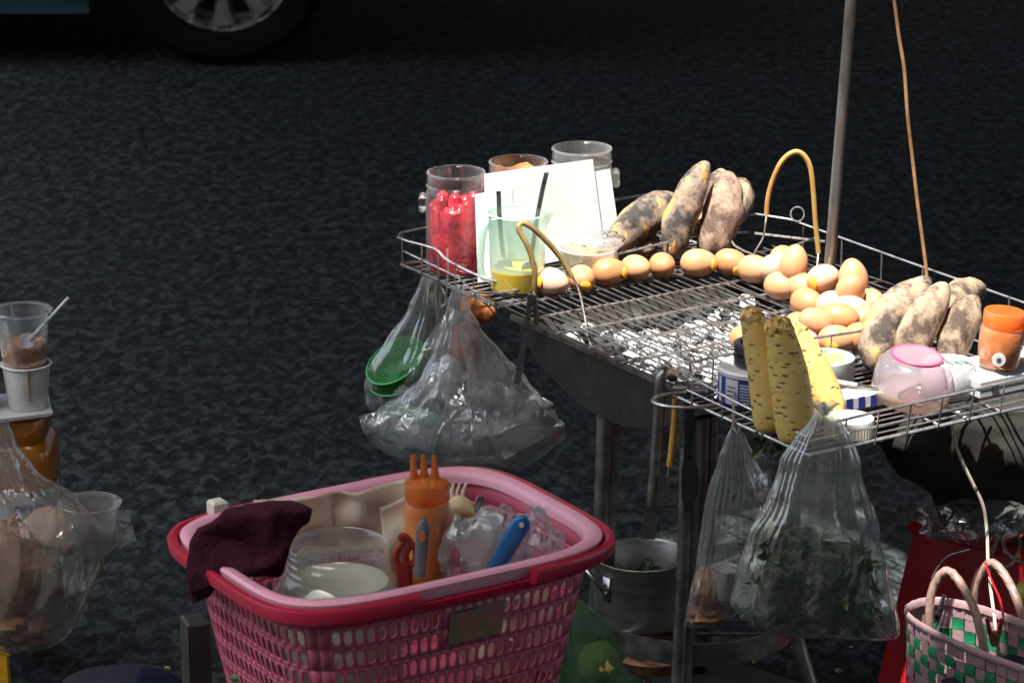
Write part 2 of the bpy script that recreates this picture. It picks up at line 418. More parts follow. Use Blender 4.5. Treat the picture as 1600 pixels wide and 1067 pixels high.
# gutter slab under the front of the grill, running the way the grill stands
mb = MB()
q0 = atz(1030, 965, 0); 
def gl(s, t, z): p = Vector((.30, 4.66, 0)) + Vector((.80, -.60, 0))*s + Vector((.60, .80, 0))*t; p.z = z; return p
nn = 24
for i in range(nn):
    pass
ed = [(i/nn*2.4-.22) for i in range(nn+1)]
top = [gl(s, .02 + .012*noise.noise((s*7, 0, 0)), .012) for s in ed]; low = [gl(s, .035 + .012*noise.noise((s*7, 0, 0)), .0) for s in ed]
bot = [gl(s, -.30 + .006*noise.noise((s*7, 4, 0)), .012) for s in ed]; bl = [gl(s, -.31, .0) for s in ed]
mb.loft([low, top, bot, bl], close=False, cap=(False, False))
tag(obj('gutter', mb, 'gutter_concrete', org=(.3,4.6,0)), kind='structure')

# unseen buildings added on both sides to cut sky light and darken the road
def added_building(label, x0, x1, y, face, h, m):
    t = thing('added_building', label, 'building', ((x0+x1)/2, y, 0))
    d = .35*face
    mb = MB().box(((x0+x1)/2, y + 3*face, h/2), ((x1-x0)/2, 3, h/2)); obj('wall', mb, m, t, sm=False)
    n = int((x1-x0)/3.5)
    for i in range(n):
        cx = x0 + (x1-x0)*(i+.5)/n
        obj('roller_shutter', MB().box((cx, y - .03*face, 1.35), (1.3, .04, 1.35)), 'steel_dull', t, sm=False)
        for z in (4.6, 7.6):
            if z + 1 > h: continue
            w_ = obj('window', MB().box((cx, y - .03*face, z), (.7, .05, .75)), 'white_plastic', t, sm=False)
            obj('pane', MB().box((cx, y - .07*face, z), (.6, .02, .65)), 'glass_dark', w_, sm=False)
    obj('parapet', MB().box(((x0+x1)/2, y + .05*face, h+.2), ((x1-x0)/2, .15, .2)), m, t, sm=False)
added_building('unseen grey building row added to block sky light beyond the road', -20, 20, 17.5, 1, 9.0, 'render_grey')
added_building('unseen buff building row added to block sky light on the near side', -20, 20, -2.2, -1, 7.0, 'render_buff')
# unseen sheets added overhead to block the sun, with a gap shaped over the grill
TZ = 3.3
def up(p, z): return p + SUN * ((z - p.z) / SUN.z)
LIT = [g(-.10, -.15, .62), g(.80, -.15, .62), g(.80, 1.05, .62), g(-.10, 1.05, .62)]
def sheet(label, corners, z, sag=.05):
    n = 10; mb = MB(); rows = []
    a, b, c, d = [up(p, z) for p in corners]
    for i in range(n+1):
        r = []
        for j in range(n+1):
            s, t = i/n, j/n
            p = (a*(1-s)+b*s)*(1-t) + (d*(1-s)+c*s)*t
            r.append(p + Vector((0,0,-sag*16*s*(1-s)*t*(1-t))))
        rows.append(r)
    mb.loft(rows, close=False, cap=(False, False))
    o = obj('added_shade_sheet', mb, 'added_shade_grey', solid=.004)
    tag(o, label, 'awning', 'unseen sheets added to shade the stall')
def gg(a, b): return g(a, b, .62)
FAR, WID = 9.5, 4.2
sheet('unseen grey sheet added to shade the road behind the grill', [gg(.62,-8), gg(FAR,-8), gg(FAR,4.5), gg(.62,4.5)], TZ+.06)
sheet('unseen grey sheet added to shade the pavement before the grill', [gg(-1.3,-2.0), gg(-.10,-2.0), gg(.17,3.5), gg(-1.3,3.5)], TZ+.03)
sheet('unseen grey sheet added to shade the area left of the jars', [gg(-.3,-5.2), gg(1.2,-5.2), gg(1.2,-.13), gg(-.3,-.13)], TZ)
sheet('unseen grey sheet added to shade the area right of the wire tray', [gg(-.1,1.02), gg(.7,1.02), gg(.7,3.5), gg(-.1,3.5)], TZ)
# ------------------------------------------------------------------ passing car
def car():
    W0 = atz(350, 105, 0); wx, wy = W0.x, W0.y                # contact of the near wheel seen at the top of the picture
    base = Vector((wx - 1.25, wy + .80, 0))
    t = thing('passing_car', 'dark teal car with bright alloy wheel on the far side of the road', 'car', base)
    rw, wb = .315, 2.5
    # body side profile (x along the car, z up) with wheel arches; front at +x
    def arch(cx): return [(cx + .40*math.cos(a), .33 + .40*math.sin(a)) for a in [R(200 - i*20) for i in range(12)]]
    fx, rx = 1.25, -1.25
    low = [(-2.05, .30), (-2.0, .22)] + [(rx - .38, .2)] + arch(rx)[1:-1] + [(rx + .38, .165), (fx - .38, .165)] + arch(fx)[1:-1] + [(fx + .38, .21), (1.98, .24), (2.05, .36)]
    upp = [(2.05, .60), (1.95, .74), (1.2, .92), (.95, .97), (-1.5, .99), (-1.98, .93), (-2.08, .6)]
    prof = low + upp
    n = len(prof); hw = .84
    mb = MB(); rings = []
    for y, k in ((-hw+.05, .985), (-hw, 1.0), (-hw*.5, 1.0), (hw*.5, 1.0), (hw, 1.0), (hw-.05, .985)):
        rings.append([base + Vector((x*k, y, .5 + (z-.5)*k)) for x, z in prof])
    rings = rings[:5]
    mb.loft(rings, cap=(True, True))
    obj('body', mb, 'car_paint', t, auto=35)
    cab = [(1.0, .955), (.35, 1.40), (-.1, 1.47), (-1.0, 1.45), (-1.75, .985)]
    mb = MB(); mb.loft([[base + Vector((x*(1 if z < 1 else .97), y*(1 if z < 1 else .80), z)) for x, z in cab] for y in (-.80, .80)])
    cb = obj('cabin', mb, 'glass_dark', t)
    mb = MB(); mb.loft([[base + Vector((x, y, z)) for x, z in ((.38,1.405),(-.1,1.485),(-1.05,1.465),(-1.05,1.44),(-.1,1.455),(.38,1.38))] for y in (-.67, .67)])
    obj('roof', mb, 'car_paint', t)
    for dx in (.35, -.62):
        mb = MB().box(base + Vector((dx, -.775, .99 + .0)), (.03, .012, .02)); 
        mb2 = MB().box(base + Vector((dx+.0, -.852, .82)), (.09, .012, .014), bev=.005); obj('door_handle', mb2, 'alloy', t)
    for s in (-1, 1):
        obj('headlight', MB().box(base + Vector((1.96, s*.62, .66)), (.07, .15, .06), bev=.02), 'glass', t)
        obj('tail_light', MB().box(base + Vector((-2.0, s*.64, .78)), (.06, .12, .07), bev=.02), 'red_plastic', t)
        obj('mirror', MB().box(base + Vector((.72, s*.90, 1.0)), (.05, .08, .05), bev=.02), 'car_paint', t)
    rotx = Matrix.Rotation(R(90), 3, 'X')
    for cx in (fx, rx):
        for s in (-1, 1):
            c = base + Vector((cx, s*.70, rw))
            wl = bpy.data.objects.new('wheel', None); sc.collection.objects.link(wl); wl.parent = t; wl.location = c - base; ORG[wl] = c
            tp = [(.212,-.09),(.24,-.103),(.285,-.105),(.308,-.085),(.315,-.05),(.315,.05),(.308,.085),(.285,.105),(.24,.103),(.212,.09)]
            obj('tyre', MB().lathe(tp + [tp[0]], c, 48, rotx, (False, False)), 'tyre_rubber', wl)
            rm = MB().lathe([(.214,-.09),(.205,-.10),(.196,-.088),(.190,-.02),(.19,.05),(.214,.09)], c, 48, rotx, (False, False))
            for i in range(10):
                a = 2*math.pi*i/10 + R(90)*0 + R(-90)
                d = Vector((math.cos(a), 0, math.sin(a))); q = Vector((-math.sin(a), 0, math.cos(a)))
                o1 = Vector((0, s*.085, 0)); o2 = Vector((0, s*.055, 0))
                pr = []
                for rr, ww in ((.03, .022), (.12, .024), (.197, .034)):
                    pr.append([c + d*rr + q*ww + o2, c + d*rr + q*ww*.55 + o1, c + d*rr - q*ww*.55 + o1, c + d*rr - q*ww + o2])
                rm.loft(pr)
            rm.lathe([(.0,-s*.1*-1),(.035,s*.095),(.045,s*.06)], c, 20, Matrix.Rotation(R(-90), 3, 'X'), (False, False))
            obj('rim', rm, 'alloy', wl)
            obj('brake_disc', MB().lathe([(.0,-.01),(.15,-.01),(.15,.01),(.0,.01)], c, 30, rotx, (False, False)), 'soot', wl)
    return t
car()

# ------------------------------------------------------------------ charcoal grill on a ring stand
grill = thing('charcoal_grill', 'sooty wire topped charcoal grill with side trays on a steel ring stand', 'grill', (.275, 4.475, 0))
# fire tray: half barrel across the grill
BA, BB = .17, .645
def arcz(b): s = (b - (BA+BB)/2) / ((BB-BA)/2); return GZ - .012 - .088*max(0, 1 - s*s)**.8
bs = [BA + (BB-BA)*i/20 for i in range(21)]
mb = MB()
mb.loft([[g(a, b, arcz(b)) for b in bs] for a in (.0, .43)], close=False, cap=(False, False))
for a in (.0, .43):
    mb.add([g(a, b, arcz(b)) for b in bs] + [g(a, BB, GZ-.008), g(a, BA, GZ-.008)], [tuple(range(23))])
ft = obj('fire_tray', mb, 'soot', grill, solid=.003, sm=False)
# flange along the long edge
obj('tray_edge', MB().box(g(-.003, .40, GZ-.006), (.003, .24, .004), Matrix.Rotation(math.atan2(-BV.x, BV.y), 3, 'Z')), 'wire_sooty', grill)

def jit(p, s=.0012): return p + Vector((random.uniform(-s,s), random.uniform(-s,s), random.uniform(-s,s)))
# grate: thin bars the long way, stout bars across
mb = MB()
na = 27
for i in range(na):
    a = .004 + .422*i/(na-1)
    ph = random.uniform(0, 6)
    mb.tube([g(a + .0025*math.sin(ph + j*.9)*math.sin(math.pi*j/9), .10 + .515*j/9, GZ + .0018 - .004*math.sin(math.pi*j/9)*(.6+.4*math.sin(ph)))
             for j in range(10)], .0014, 5)
obj('grate', mb, 'wire_sooty', grill)
mb = MB()
for b in (.105, .122, .20, .285, .37, .455, .535, .612):
    mb.tube([jit(g(-.004 + .438*j/6, b, GZ - .002), .001) for j in range(7)], .0022, 6)
obj('cross_bars', mb, 'wire', grill)

def rail(mb, pts, r=.0019, s=0): mb.tube(smooth(pts, 4) if s else pts, r, 6)
# left wire tray (jars)
RH = .048
mb = MB()
for i in range(15):
    b = -.16 + .262*i/14
    mb.tube([jit(g(-.004, b)), jit(g(.22, b)), jit(g(.47, b))], .0016, 5)
for a in (.0, .15, .30, .45): mb.tube([g(a, -.165, GZ-.003), g(a, .10, GZ-.003)], .002, 5)
lo = [g(.47, .105, GZ), g(.0, .105, GZ), g(-.004, -.165, GZ), g(.47, -.165, GZ)]
rail(mb, lo + [lo[0]], .0024)
obj('jar_tray', mb, 'wire', grill)
mb = MB()
hi = [g(.50, .085, GZ+.036), g(.40, .088, GZ+.045), g(.25, .090, GZ+.040), g(.07, .092, GZ+.030), g(.02, .07, GZ+.026), g(-.004, -.02, GZ+.040), g(-.004, -.06, GZ+.050), g(-.004, -.165, GZ+RH+.004), g(.25, -.168, GZ+RH), g(.50, -.165, GZ+RH)]
rail(mb, hi, .0021, 1)
md = [g(.0, -.165, GZ+.022), g(-.004, .0, GZ+.020), g(.0, .10, GZ+.016), g(.24, .10, GZ+.018)]
rail(mb, md, .0017, 1)
for a, b, h in ((.07,.098,.032),(.155,.098,.036),(.24,.098,.04),(.33,.098,.044),(.41,.098,.045),(-.004,-.16,.05),(-.004,-.10,.05),(-.004,-.05,.05),(-.004,.0,.04),(-.004,.06,.028),(.12,-.166,.048),(.26,-.166,.048),(.4,-.166,.048)):
    mb.tube([g(a, b, GZ-.006), g(a, b - (.008 if b > .05 else 0), GZ+h)], .0014, 5)
# corner post loop from which the bags hang
cp = atz(716, 450, GZ)
mb.tube([g(.0, -.03, GZ+.056), g(.0,-.028, GZ+.02), g(-.006,-.026, GZ-.03), g(-.016,-.024, GZ-.035), g(-.018,-.024, GZ-.02)], .0017, 6)
obj('jar_tray_rail', mb, 'wire', grill)
# back wire tray (eggs)
mb = MB()
for i in range(9):
    a = .435 + .145*i/8
    mb.tube([jit(g(a, .07)), jit(g(a, .35)), jit(g(a, .64))], .0015, 5)
for b in (.08, .2, .32, .44, .56): mb.tube([g(.43, b, GZ-.003), g(.585, b, GZ-.003)], .0019, 5)
obj('egg_tray', mb, 'wire_sooty', grill)
mb = MB()
ra = [g(.43, .09, GZ+.050), g(.435, .115, GZ+.049), g(.437, .135, GZ+.034), g(.437, .16, GZ+.031), g(.437, .35, GZ+.031), g(.437, .52, GZ+.030), g(.44, .555, GZ+.026), g(.47, .575, GZ+.032), g(.50, .58, GZ+.034)]
rail(mb, ra, .0020)
rb = [g(.40, .06, GZ+.056), g(.47, .055, GZ+.056), g(.535, .06, GZ+.056), g(.575, .10, GZ+.05), g(.585, .16, GZ+.045), g(.587, .40, GZ+.043), g(.587, .66, GZ+.043)]
rail(mb, rb, .0020)
for b in (.14, .205, .27, .335, .40, .465): mb.tube([g(.437, b, GZ-.004), g(.437, b, GZ+.031)], .0014, 5)
for b in (.12, .22, .32, .42, .52, .62): mb.tube([g(.586, b, GZ-.004), g(.586, b, GZ+.045)], .0014, 5)
# small loop standing on the rail
c0 = g(.577, .115, GZ+.062)
mb.tube([c0 + Vector((.011*math.cos(a), .004*math.sin(a), .011*math.sin(a))) for a in [i*math.pi/8 for i in range(17)]], .0014, 5)
mb.tube([g(.48, .13, GZ+.047), g(.575, .19, GZ+.033)], .0028, 6); mb.tube([g(.50, .19, GZ+.034), g(.57, .18, GZ+.04)], .0016, 6)
obj('egg_tray_rail', mb, 'wire', grill)
# right wire tray (tins)
mb = MB()
for i in range(17):
    b = .63 + .295*i/16
    mb.tube([jit(g(-.03, b)), jit(g(.2, b)), jit(g(.43, b))], .0015, 5)
for a in (-.03, .09, .2, .31, .42): mb.tube([g(a, .625, GZ-.003), g(a, .93, GZ-.003)], .002, 5)
lo = [g(-.033, .625), g(-.033, .93), g(.44, .93), g(.44, .625)]
rail(mb, lo + [lo[0]], .0024)
obj('tin_tray', mb, 'wire', grill)
mb = MB()
H1 = .046
rc = [g(.40, .66, GZ+.05), g(.34, .645, GZ+.045), g(.20, .632, GZ+H1), g(.03, .628, GZ+H1), g(-.012, .632, GZ+H1), g(-.033, .665, GZ+.038), g(-.036, .76, GZ+.032), g(-.036, .93, GZ+.026)]
rail(mb, rc, .0021)
rd = [g(-.0, .945, GZ+.045), g(.09, .943, GZ+.046), g(.25, .94, GZ+.046), g(.37, .938, GZ+.046), g(.44, .93, GZ+.046), g(.446, .80, GZ+.046), g(.44, .73, GZ+.05), g(.39, .70, GZ+.062), g(.37,.665,GZ+.05), g(.33,.645,GZ+.04)]
rail(mb, rd, .0021)
re = [g(-.035, .935, GZ+.022), g(.15, .937, GZ+.022), g(.44, .935, GZ+.023), g(.445, .64, GZ+.023)]
rail(mb, re, .0016)
rail(mb, [g(-.036,.66,GZ+.018), g(-.036,.93,GZ+.014)], .0014)
for a in (.02, .075, .13, .185, .24, .295, .35, .405): mb.tube([g(a, .934, GZ-.004), g(a, .942, GZ+.046)], .0013, 5)
for a in (.03, .10, .17, .24, .31): mb.tube([g(a, .628, GZ-.004), g(a, .631, GZ+H1)], .0013, 5)
for b in (.67, .74, .83): mb.tube([g(-.035, b, GZ-.004), g(-.036, b, GZ+.034)], .0013, 5)
for b in (.66, .73, .80, .87): mb.tube([g(.443, b, GZ-.004), g(.445, b, GZ+.048)], .0013, 5)
obj('tin_tray_rail', mb, 'wire', grill)
# loop handle of the tray and the stub post the bag hangs from
mb = MB()
lp = [g(.01, .645, GZ+.004), g(-.045, .625, GZ+.004), g(-.075, .632, GZ+.003), g(-.078, .66, GZ+.003), g(-.05, .69, GZ+.003), g(-.01, .70, GZ+.004)]
rail(mb, lp, .0026, 1)
hp = [atz(1148, 594, GZ+.03), aty(1146, 640, 4.14), aty(1146, 668, 4.13), aty(1152, 678, 4.125), aty(1157, 668, 4.13)]
rail(mb, hp, .0022)
obj('tray_hook', mb, 'wire', grill)

# ring stand
RC, RR = Vector((.275, 4.475, 0)), .148
SH = .165
mb = MB()
ring = [(RR-.004, SH-.022), (RR+.002, SH-.022), (RR+.002, SH+.012), (RR-.004, SH+.012)]
mb.lathe(ring + [ring[0]], RC, 48, cap=(False, False))
obj('shelf_ring', mb, 'steel_dull', grill)
mb = MB()
for s in (-.1, -.05, 0, .05, .1):
    e = math.sqrt(RR*RR - s*s)
    mb.tube([RC + Vector((-e, s, SH-.012)), RC + Vector((e, s, SH-.012))], .003, 6)
obj('shelf_bars', mb, 'wire_sooty', grill)
def leg(pts, r=.0125, twin=0):
    mb = MB().tube(smooth(pts, 5), r, 12)
    if twin: mb.tube(smooth([Vector(p) + Vector((twin, .004, -.01)) for p in pts], 5), r*.7, 10)
    return obj('leg', mb, 'steel_dull', grill)
leg([(.140, 4.49, .535), (.133, 4.49, .3), (.128, 4.49, .17), (.120, 4.50, .012)], .0125, .014)
leg([(.250, 4.315, .575), (.247, 4.315, .3), (.243, 4.315, .17), (.238, 4.30, .012)], .010, .013)
leg([(.292, 4.62, .535), (.290, 4.62, .3), (.289, 4.62, .17), (.289, 4.62, .045)], .0105, .016)
leg([(.415, 4.46, .535), (.418, 4.46, .3), (.422, 4.455, .17), (.44, 4.44, .09), (.468, 4.42, .012)], .0105)
for x, y in ((.120,4.50),(.238,4.30),(.289,4.62),(.468,4.42)):
    obj('rubber_foot', MB().lathe([(.013,.0),(.015,.003),(.0148,.045),(.012,.047)], (x, y, .001), 16), 'rubber', grill)
obj('top_band', MB().box(g(.01, .63, GZ-.018), (.02, .004, .016), Matrix.Rotation(math.atan2(AV.y, AV.x), 3, 'Z')), 'steel', grill)
obj('brace', MB().box(Vector((.33, 4.50, .50)), (.09, .006, .014)), 'steel_dull', grill)

# bent carrying handles: dark wire with a plastic sleeve
def handle(sleeve_pts, wire_a, wire_b, m):
    mb = MB().tube(smooth(sleeve_pts, 6), .0042, 10)
    h = obj('handle_sleeve', mb, m, grill)
    mb = MB()
    for wp in (wire_a, wire_b): mb.tube(smooth(wp, 5), .0019, 6)
    obj('handle_wire', mb, 'wire_sooty', grill)
Yh = 4.63
handle([aty(x, y, Yh + dy) for x, y, dy in ((834,452,0),(836,430,0),(830,400,0),(822,380,0),(812,362,.002),(811,352,.005),(818,349,.01),(830,355,.012),(850,373,.015),(870,395,.018),(884,416,.02),(894,433,.02))],
       [aty(x, y, Yh) for x, y in ((834,448),(838,470),(840,490),(845,520),(848,545),(865,565),(890,573),(925,572),(935,580))],
       [aty(x, y, Yh+d) for x, y, d in ((893,430,.02),(905,455,.01),(914,495,-.02),(920,530,-.04),(935,565,-.06),(950,595,-.08),(962,610,-.09),(985,617,-.12),(1010,622,-.14))], 'sleeve_tan')
Yh = 4.90
handle([aty(x, y, Yh) for x, y in ((1198,335),(1200,310),(1208,280),(1222,252),(1240,238),(1255,242),(1266,262),(1271,300),(1274,345),(1279,396))],
       [aty(x, y, Yh-.01*i) for i, (x, y) in enumerate(((1198,333),(1196,350),(1192,372),(1178,398),(1172,425),(1171,452)))],
       [aty(x, y, Yh-.03*i) for i, (x, y) in enumerate(((1279,393),(1275,430),(1271,455),(1278,485)))], 'sleeve_amber')

# upright pole stepped in the egg tray
pb = atz(1291, 484, GZ-.004); pt = aty(1330, 0, pb.y - .01); d = (pt - pb)
mb = MB().tube([pb, pb + d*.5, pb + d, pb + d*3.1], .0088, 16)
tag(obj('steel_pole', mb, 'rusty_pole', org=pb), 'slender steel pole standing among the eggs at the back of the grill', 'pole')
cb_ = aty(1448, 432, 4.62)
pts = [cb_ + Vector((0,0,-.05)), cb_] + [aty(x, y, 4.62 + dd) for x, y, dd in ((1442,380,.01),(1434,320,.02),(1426,250,.03),(1418,180,.03),(1413,110,.04),(1405,60,.045),(1397,0,.05))]
dd = pts[-1] - pts[-2]; pts += [pts[-1] + dd*6, pts[-1] + dd*24]
tag(obj('hanging_cord', MB().tube(smooth(pts, 4), .0027, 7), 'cord'), 'thin brown cord hanging down beside the steel pole', 'cord')
# ------------------------------------------------------------------ charcoal and ash
mb = MB(); nb = 26
rows = []
for i in range(nb+1):
    r = []
    for j in range(nb+1):
        a = .02 + .39*i/nb; b = BA+.035 + (BB-BA-.065)*j/nb
        edge = min(i, nb-i, j, nb-j)/nb*2
        h = .032*min(1, edge*2.2)*(.55 + .8*noise.noise((a*14, b*14, 1))) + .008*noise.noise((a*60, b*60, 3))
        r.append(g(a, b, max(arcz(b)-.006, GZ - .060 + h*1.5)))
    rows.append(r)
mb.loft(rows, close=False, cap=(False, False))
tag(obj('ash', mb, 'ash'), 'white and grey ash lying in the fire tray under the grate', 'ash', kind='stuff')
def lump(seed, s):
    rnd = random.Random(seed); mb = MB()
    ax = [rnd.uniform(.7, 1.3), rnd.uniform(.5, .9), rnd.uniform(.4, .8)]
    rings = []
    for i, (rr, z) in enumerate(((.45,-1),(.9,-.55),(1.,.1),(.8,.7),(.35,1.))):
        rings.append([Vector((ax[0]*rr*math.cos(q)*(1+rnd.uniform(-.25,.25)), ax[1]*rr*math.sin(q)*(1+rnd.uniform(-.25,.25)), ax[2]*z))*s for q in [2*math.pi*k_/7 for k_ in range(7)]])
    mb.loft(rings); return mb
rnd = random.Random(5)
protos = []
for k_ in range(7):
    o = obj('charcoal_lump', lump(k_, .013), 'ashy_charcoal' if k_ % 3 else 'charcoal', org=(0,0,0), sm=False); protos.append(o)
used = set(); cnt = 0
for i in range(190):
    a = rnd.uniform(.03, .41); b = rnd.uniform(BA+.045, BB-.05)
    dark_ = (b < BA+.13 and rnd.random() < .75) or a < .08 and rnd.random() < .6
    pr = rnd.choice([p_ for i_, p_ in enumerate(protos) if (i_ % 3 == 0) == dark_])
    if pr in used: o = pr.copy(); sc.collection.objects.link(o)
    else: o = pr; used.add(pr)
    s = rnd.uniform(.55, 1.35)
    o.location = g(a, b, GZ - .027 + .010*noise.noise((a*14, b*14, 1)) + rnd.uniform(-.006, .008)); o.scale = (s, s, s)
    o.rotation_euler = (rnd.uniform(-.6,.6), rnd.uniform(-.6,.6), rnd.uniform(0, 6.3))
    tag(o, 'lump of black charcoal under the grate with little ash on it' if dark_ else 'lump of burnt charcoal dusted with white ash under the grate', 'charcoal', 'charcoal lumps in the fire tray')

# ------------------------------------------------------------------ eggs
def egg_mesh():
    prof = []
    for i in range(15):
        t = math.pi*i/14; z = -.0285*math.cos(t); r = .0216*math.sin(t)*(1 - .13*math.cos(t)*-1*-1 if False else 1 + .13*math.cos(t))
        prof.append((max(r, .0003), z))
    return MB().lathe(prof, (0,0,0), 22)
EGGD = {}
for m in ('egg_brown', 'egg_tan', 'egg_pale'):
    o = obj('egg', egg_mesh(), m, org=(0,0,0)); EGGD[m] = o.data; bpy.data.objects.remove(o)
yd = obj('yolk_bead', MB().lathe([(.0005,-.004),(.004,-.0035),(.0065,-.001),(.0062,.002),(.004,.004),(.0005,.005)], (0,0,0), 12), 'yolk', org=(0,0,0)); YD = yd.data; bpy.data.objects.remove(yd)
def egg(x, y, z, label, rot=(0,0,0), m='egg_tan', s=1.0, yolk=None, name='egg', grp='brown eggs on the grill', crack=False, loc=None):
    o = bpy.data.objects.new('egg', EGGD[m]); sc.collection.objects.link(o)
    o.location = loc if loc is not None else atz(x, y, z); o.rotation_euler = tuple(R(v) for v in rot); o.scale = (s, s, s)
    tag(o, label, 'egg', grp)
    if yolk is not None:
        for yy in ([yolk] if isinstance(yolk[0], (int, float)) else yolk):
            q = bpy.data.objects.new('yolk_bead', YD); sc.collection.objects.link(q); q.parent = o
            v = o.rotation_euler.to_matrix().inverted() @ Vector(yy).normalized()      # direction in the egg's own axes
            q.location = v / math.sqrt((v.x**2 + v.y**2)/.0216**2 + v.z**2/.0285**2)
            q.rotation_euler = v.to_track_quat('Z', 'Y').to_euler(); q.scale = (1.5, 1.1, 1.0)
    return o
ZE = GZ + .0225
RW = 'eggs lined up along the grate'
egg(863, 440, ZE, 'pale egg leftmost in the row along the grate, yellow bead on its left', (90, 0, 55), 'egg_pale', 1.0, (-.85,-.5,.1), grp=RW)
egg(908, 434, ZE, 'second egg from the left in the row, oozing yellow at the front', (90, 0, -160), 'egg_tan', .96, (.25,-.9,-.2), grp=RW)
egg(953, 425, ZE, 'third egg from the left in the row, lying sideways', (90, 0, 110), 'egg_brown', 1.03, (.9,-.4,.05), grp=RW)
egg(994, 419, ZE, 'fourth egg from the left in the row, yellow bead on its left end', (80, 0, 40), 'egg_tan', .98, (-.85,-.5,0), grp=RW)
egg(1035, 415, ZE, 'small round looking egg fifth from the left in the row', (80, 0, 10), 'egg_brown', .96, grp=RW)
egg(1092, 411, ZE, 'large egg at the right end of the row, yellow bead on its right', (90, 0, 100), 'egg_tan', 1.05, (.88,-.5,0), grp=RW)
T = 'eggs in the back wire tray'
egg(1142, 410, ZE, 'leftmost egg in the back wire tray, just behind the rail corner', (90,0,70), 'egg_brown', 1, (.35,-.8,-.35), grp=T)
egg(1180, 421, ZE, 'second egg from the left in the back tray, crossed by the dark handle wire', (90,0,60), 'egg_tan', 1.03, (.7,-.7,-.15), grp=T)
egg(1212, 418, ZE+.006, 'bright egg at the left foot of the upright topmost egg', (85,0,120), 'egg_pale', 1, grp=T)
egg(1222, 447, ZE, 'egg behind the inner rail with yellow ooze on its right', (90,0,65), 'egg_tan', 1.02, (.8,-.6,0), grp=T)
egg(1241, 411, ZE+.036, 'upright egg on top of the pile left of the pole', (-12, 8, 0), 'egg_tan', 1.02, grp=T)
egg(1252, 447, ZE+.004, 'egg half hidden under the upright egg', (90,0,30), 'egg_tan', 1, grp=T)
egg(1222, 404, ZE+.012, 'egg peeping out behind the upright topmost egg', (80,0,-20), 'egg_tan', .95, grp=T)
egg(1262, 473, ZE, 'shaded egg in the back tray left of the pole foot', (90,0,40), 'egg_brown', 1.02, grp=T)
egg(1287, 436, ZE+.030, 'egg behind the pole with a dark crack', (60,0,35), 'egg_pale', 1.06, (-.75,-.65,-.1), grp=T)
egg(1333, 434, ZE+.040, 'egg standing highest in the pile right of the pole', (-8, -8, 0), 'egg_tan', 1.05, grp=T)
egg(1329, 453, ZE+.034, 'egg leaning in front of the highest egg right of the pole', (35, 5, 0), 'egg_tan', 1.03, grp=T)
egg(1303, 476, ZE+.010, 'pale egg at the right foot of the pole', (85,0,110), 'egg_pale', 1, grp=T)
egg(1330, 484, ZE+.010, 'pale egg in the middle of the pile right of the pole', (88,0,80), 'egg_pale', 1, grp=T)
egg(1362, 474, ZE+.010, 'egg at the right end of the pile against the outer rail', (88,0,20), 'egg_tan', 1, grp=T)
egg(1352, 498, ZE+.004, 'egg in the pile beside the big roasted roots', (90,0,140), 'egg_tan', 1.02, grp=T)
Fg = 'eggs at the right corner of the grate'
egg(1250, 510, ZE, 'egg peeping out at the left of the front cluster', (90,0,40), 'egg_brown', .95, grp=Fg)
egg(1274, 504, ZE+.014, 'dented egg at the front of the pole foot', (60,0,-60), 'egg_tan', 1.04, grp=Fg)
egg(1312, 497, ZE+.016, 'glossy orange brown egg beside the dented egg', (88,0,75), 'egg_brown', 1.04, grp=Fg)
egg(1308, 531, ZE, 'cracked egg oozing yellow behind the front rail', (90,0,100), 'egg_tan', 1.02, [(-.5,-.8,-.15),(-.3,-.9,-.3)], grp=Fg)
egg(1342, 526, ZE, 'brown egg at the right behind the front rail', (90,0,150), 'egg_brown', 1.0, grp=Fg)
egg(1259, 536, ZE, 'greyish egg close behind the tall peeled roots', (90,0,30), 'egg_pale', .92, grp=Fg)
egg(1163, 530, ZE-.004, 'egg half hidden at the left of the tall peeled roots', (90,0,30), 'egg_brown', .9, grp=Fg)

# ------------------------------------------------------------------ roots
def root(label, p0, p1, r, m, bend=(0,0,0), prof=None, name='roasted_root', cat='root', grp=None, seed=0, amp=.19, lump_=.0, seg=26, n=26, parts=None):
    p0, p1 = Vector(p0), Vector(p1); bend = Vector(bend); rings = []
    prof = prof or [(0,.25),(.04,.5),(.12,.78),(.3,1),(.55,1),(.76,.84),(.88,.62),(.94,.44),(.98,.32),(1,.12)]
    def pr(t):
        for (a, ra), (b, rb) in zip(prof, prof[1:]):
            if a <= t <= b: u = (t-a)/(b-a); u = u*u*(3-2*u) if 0 else u; return ra + (rb-ra)*u
        return prof[-1][1]
    d = (p1-p0).normalized(); x = d.cross(Vector((0,1,.01))).normalized(); y = x.cross(d).normalized()
    ts = [i/n for i in range(n+1)]; ts = [.5 - .5*math.cos(math.pi*t) if 1 else t for t in ts]
    for t in ts:
        c = p0 + (p1-p0)*t + bend*math.sin(math.pi*t); ring = []
        for k_ in range(seg):
            q = 2*math.pi*k_/seg
            v = x*math.cos(q) + y*math.sin(q)
            s = (v*r + d*(t*(p1-p0).length))
            f = 1 + amp*noise.noise(s*22 + Vector((seed*7, 0, 0))) + amp*.55*noise.noise(s*55 + Vector((seed*3, 2, 0))) + amp*.35*noise.noise(s*140 + Vector((seed*3, 5, 0)))
            ring.append(c + v*(r*pr(t)*f))
        rings.append(ring)
    o = obj(name, MB().loft(rings), m, auto=75)
    return tag(o, label, cat, grp)
def stand(x0, y0, z0, x1, y1, dY): p0 = atz(x0, y0, z0); return p0, aty(x1, y1, p0.y + dY)
LB = 'roasted roots leaning at the back of the grill'
a, b = stand(948, 392, .605, 1064, 310, .10); root('charred orange streaked root lying leftmost against the bundle', a, b, .030, 'root_char', (0,0,.012), seed=1, grp=LB)
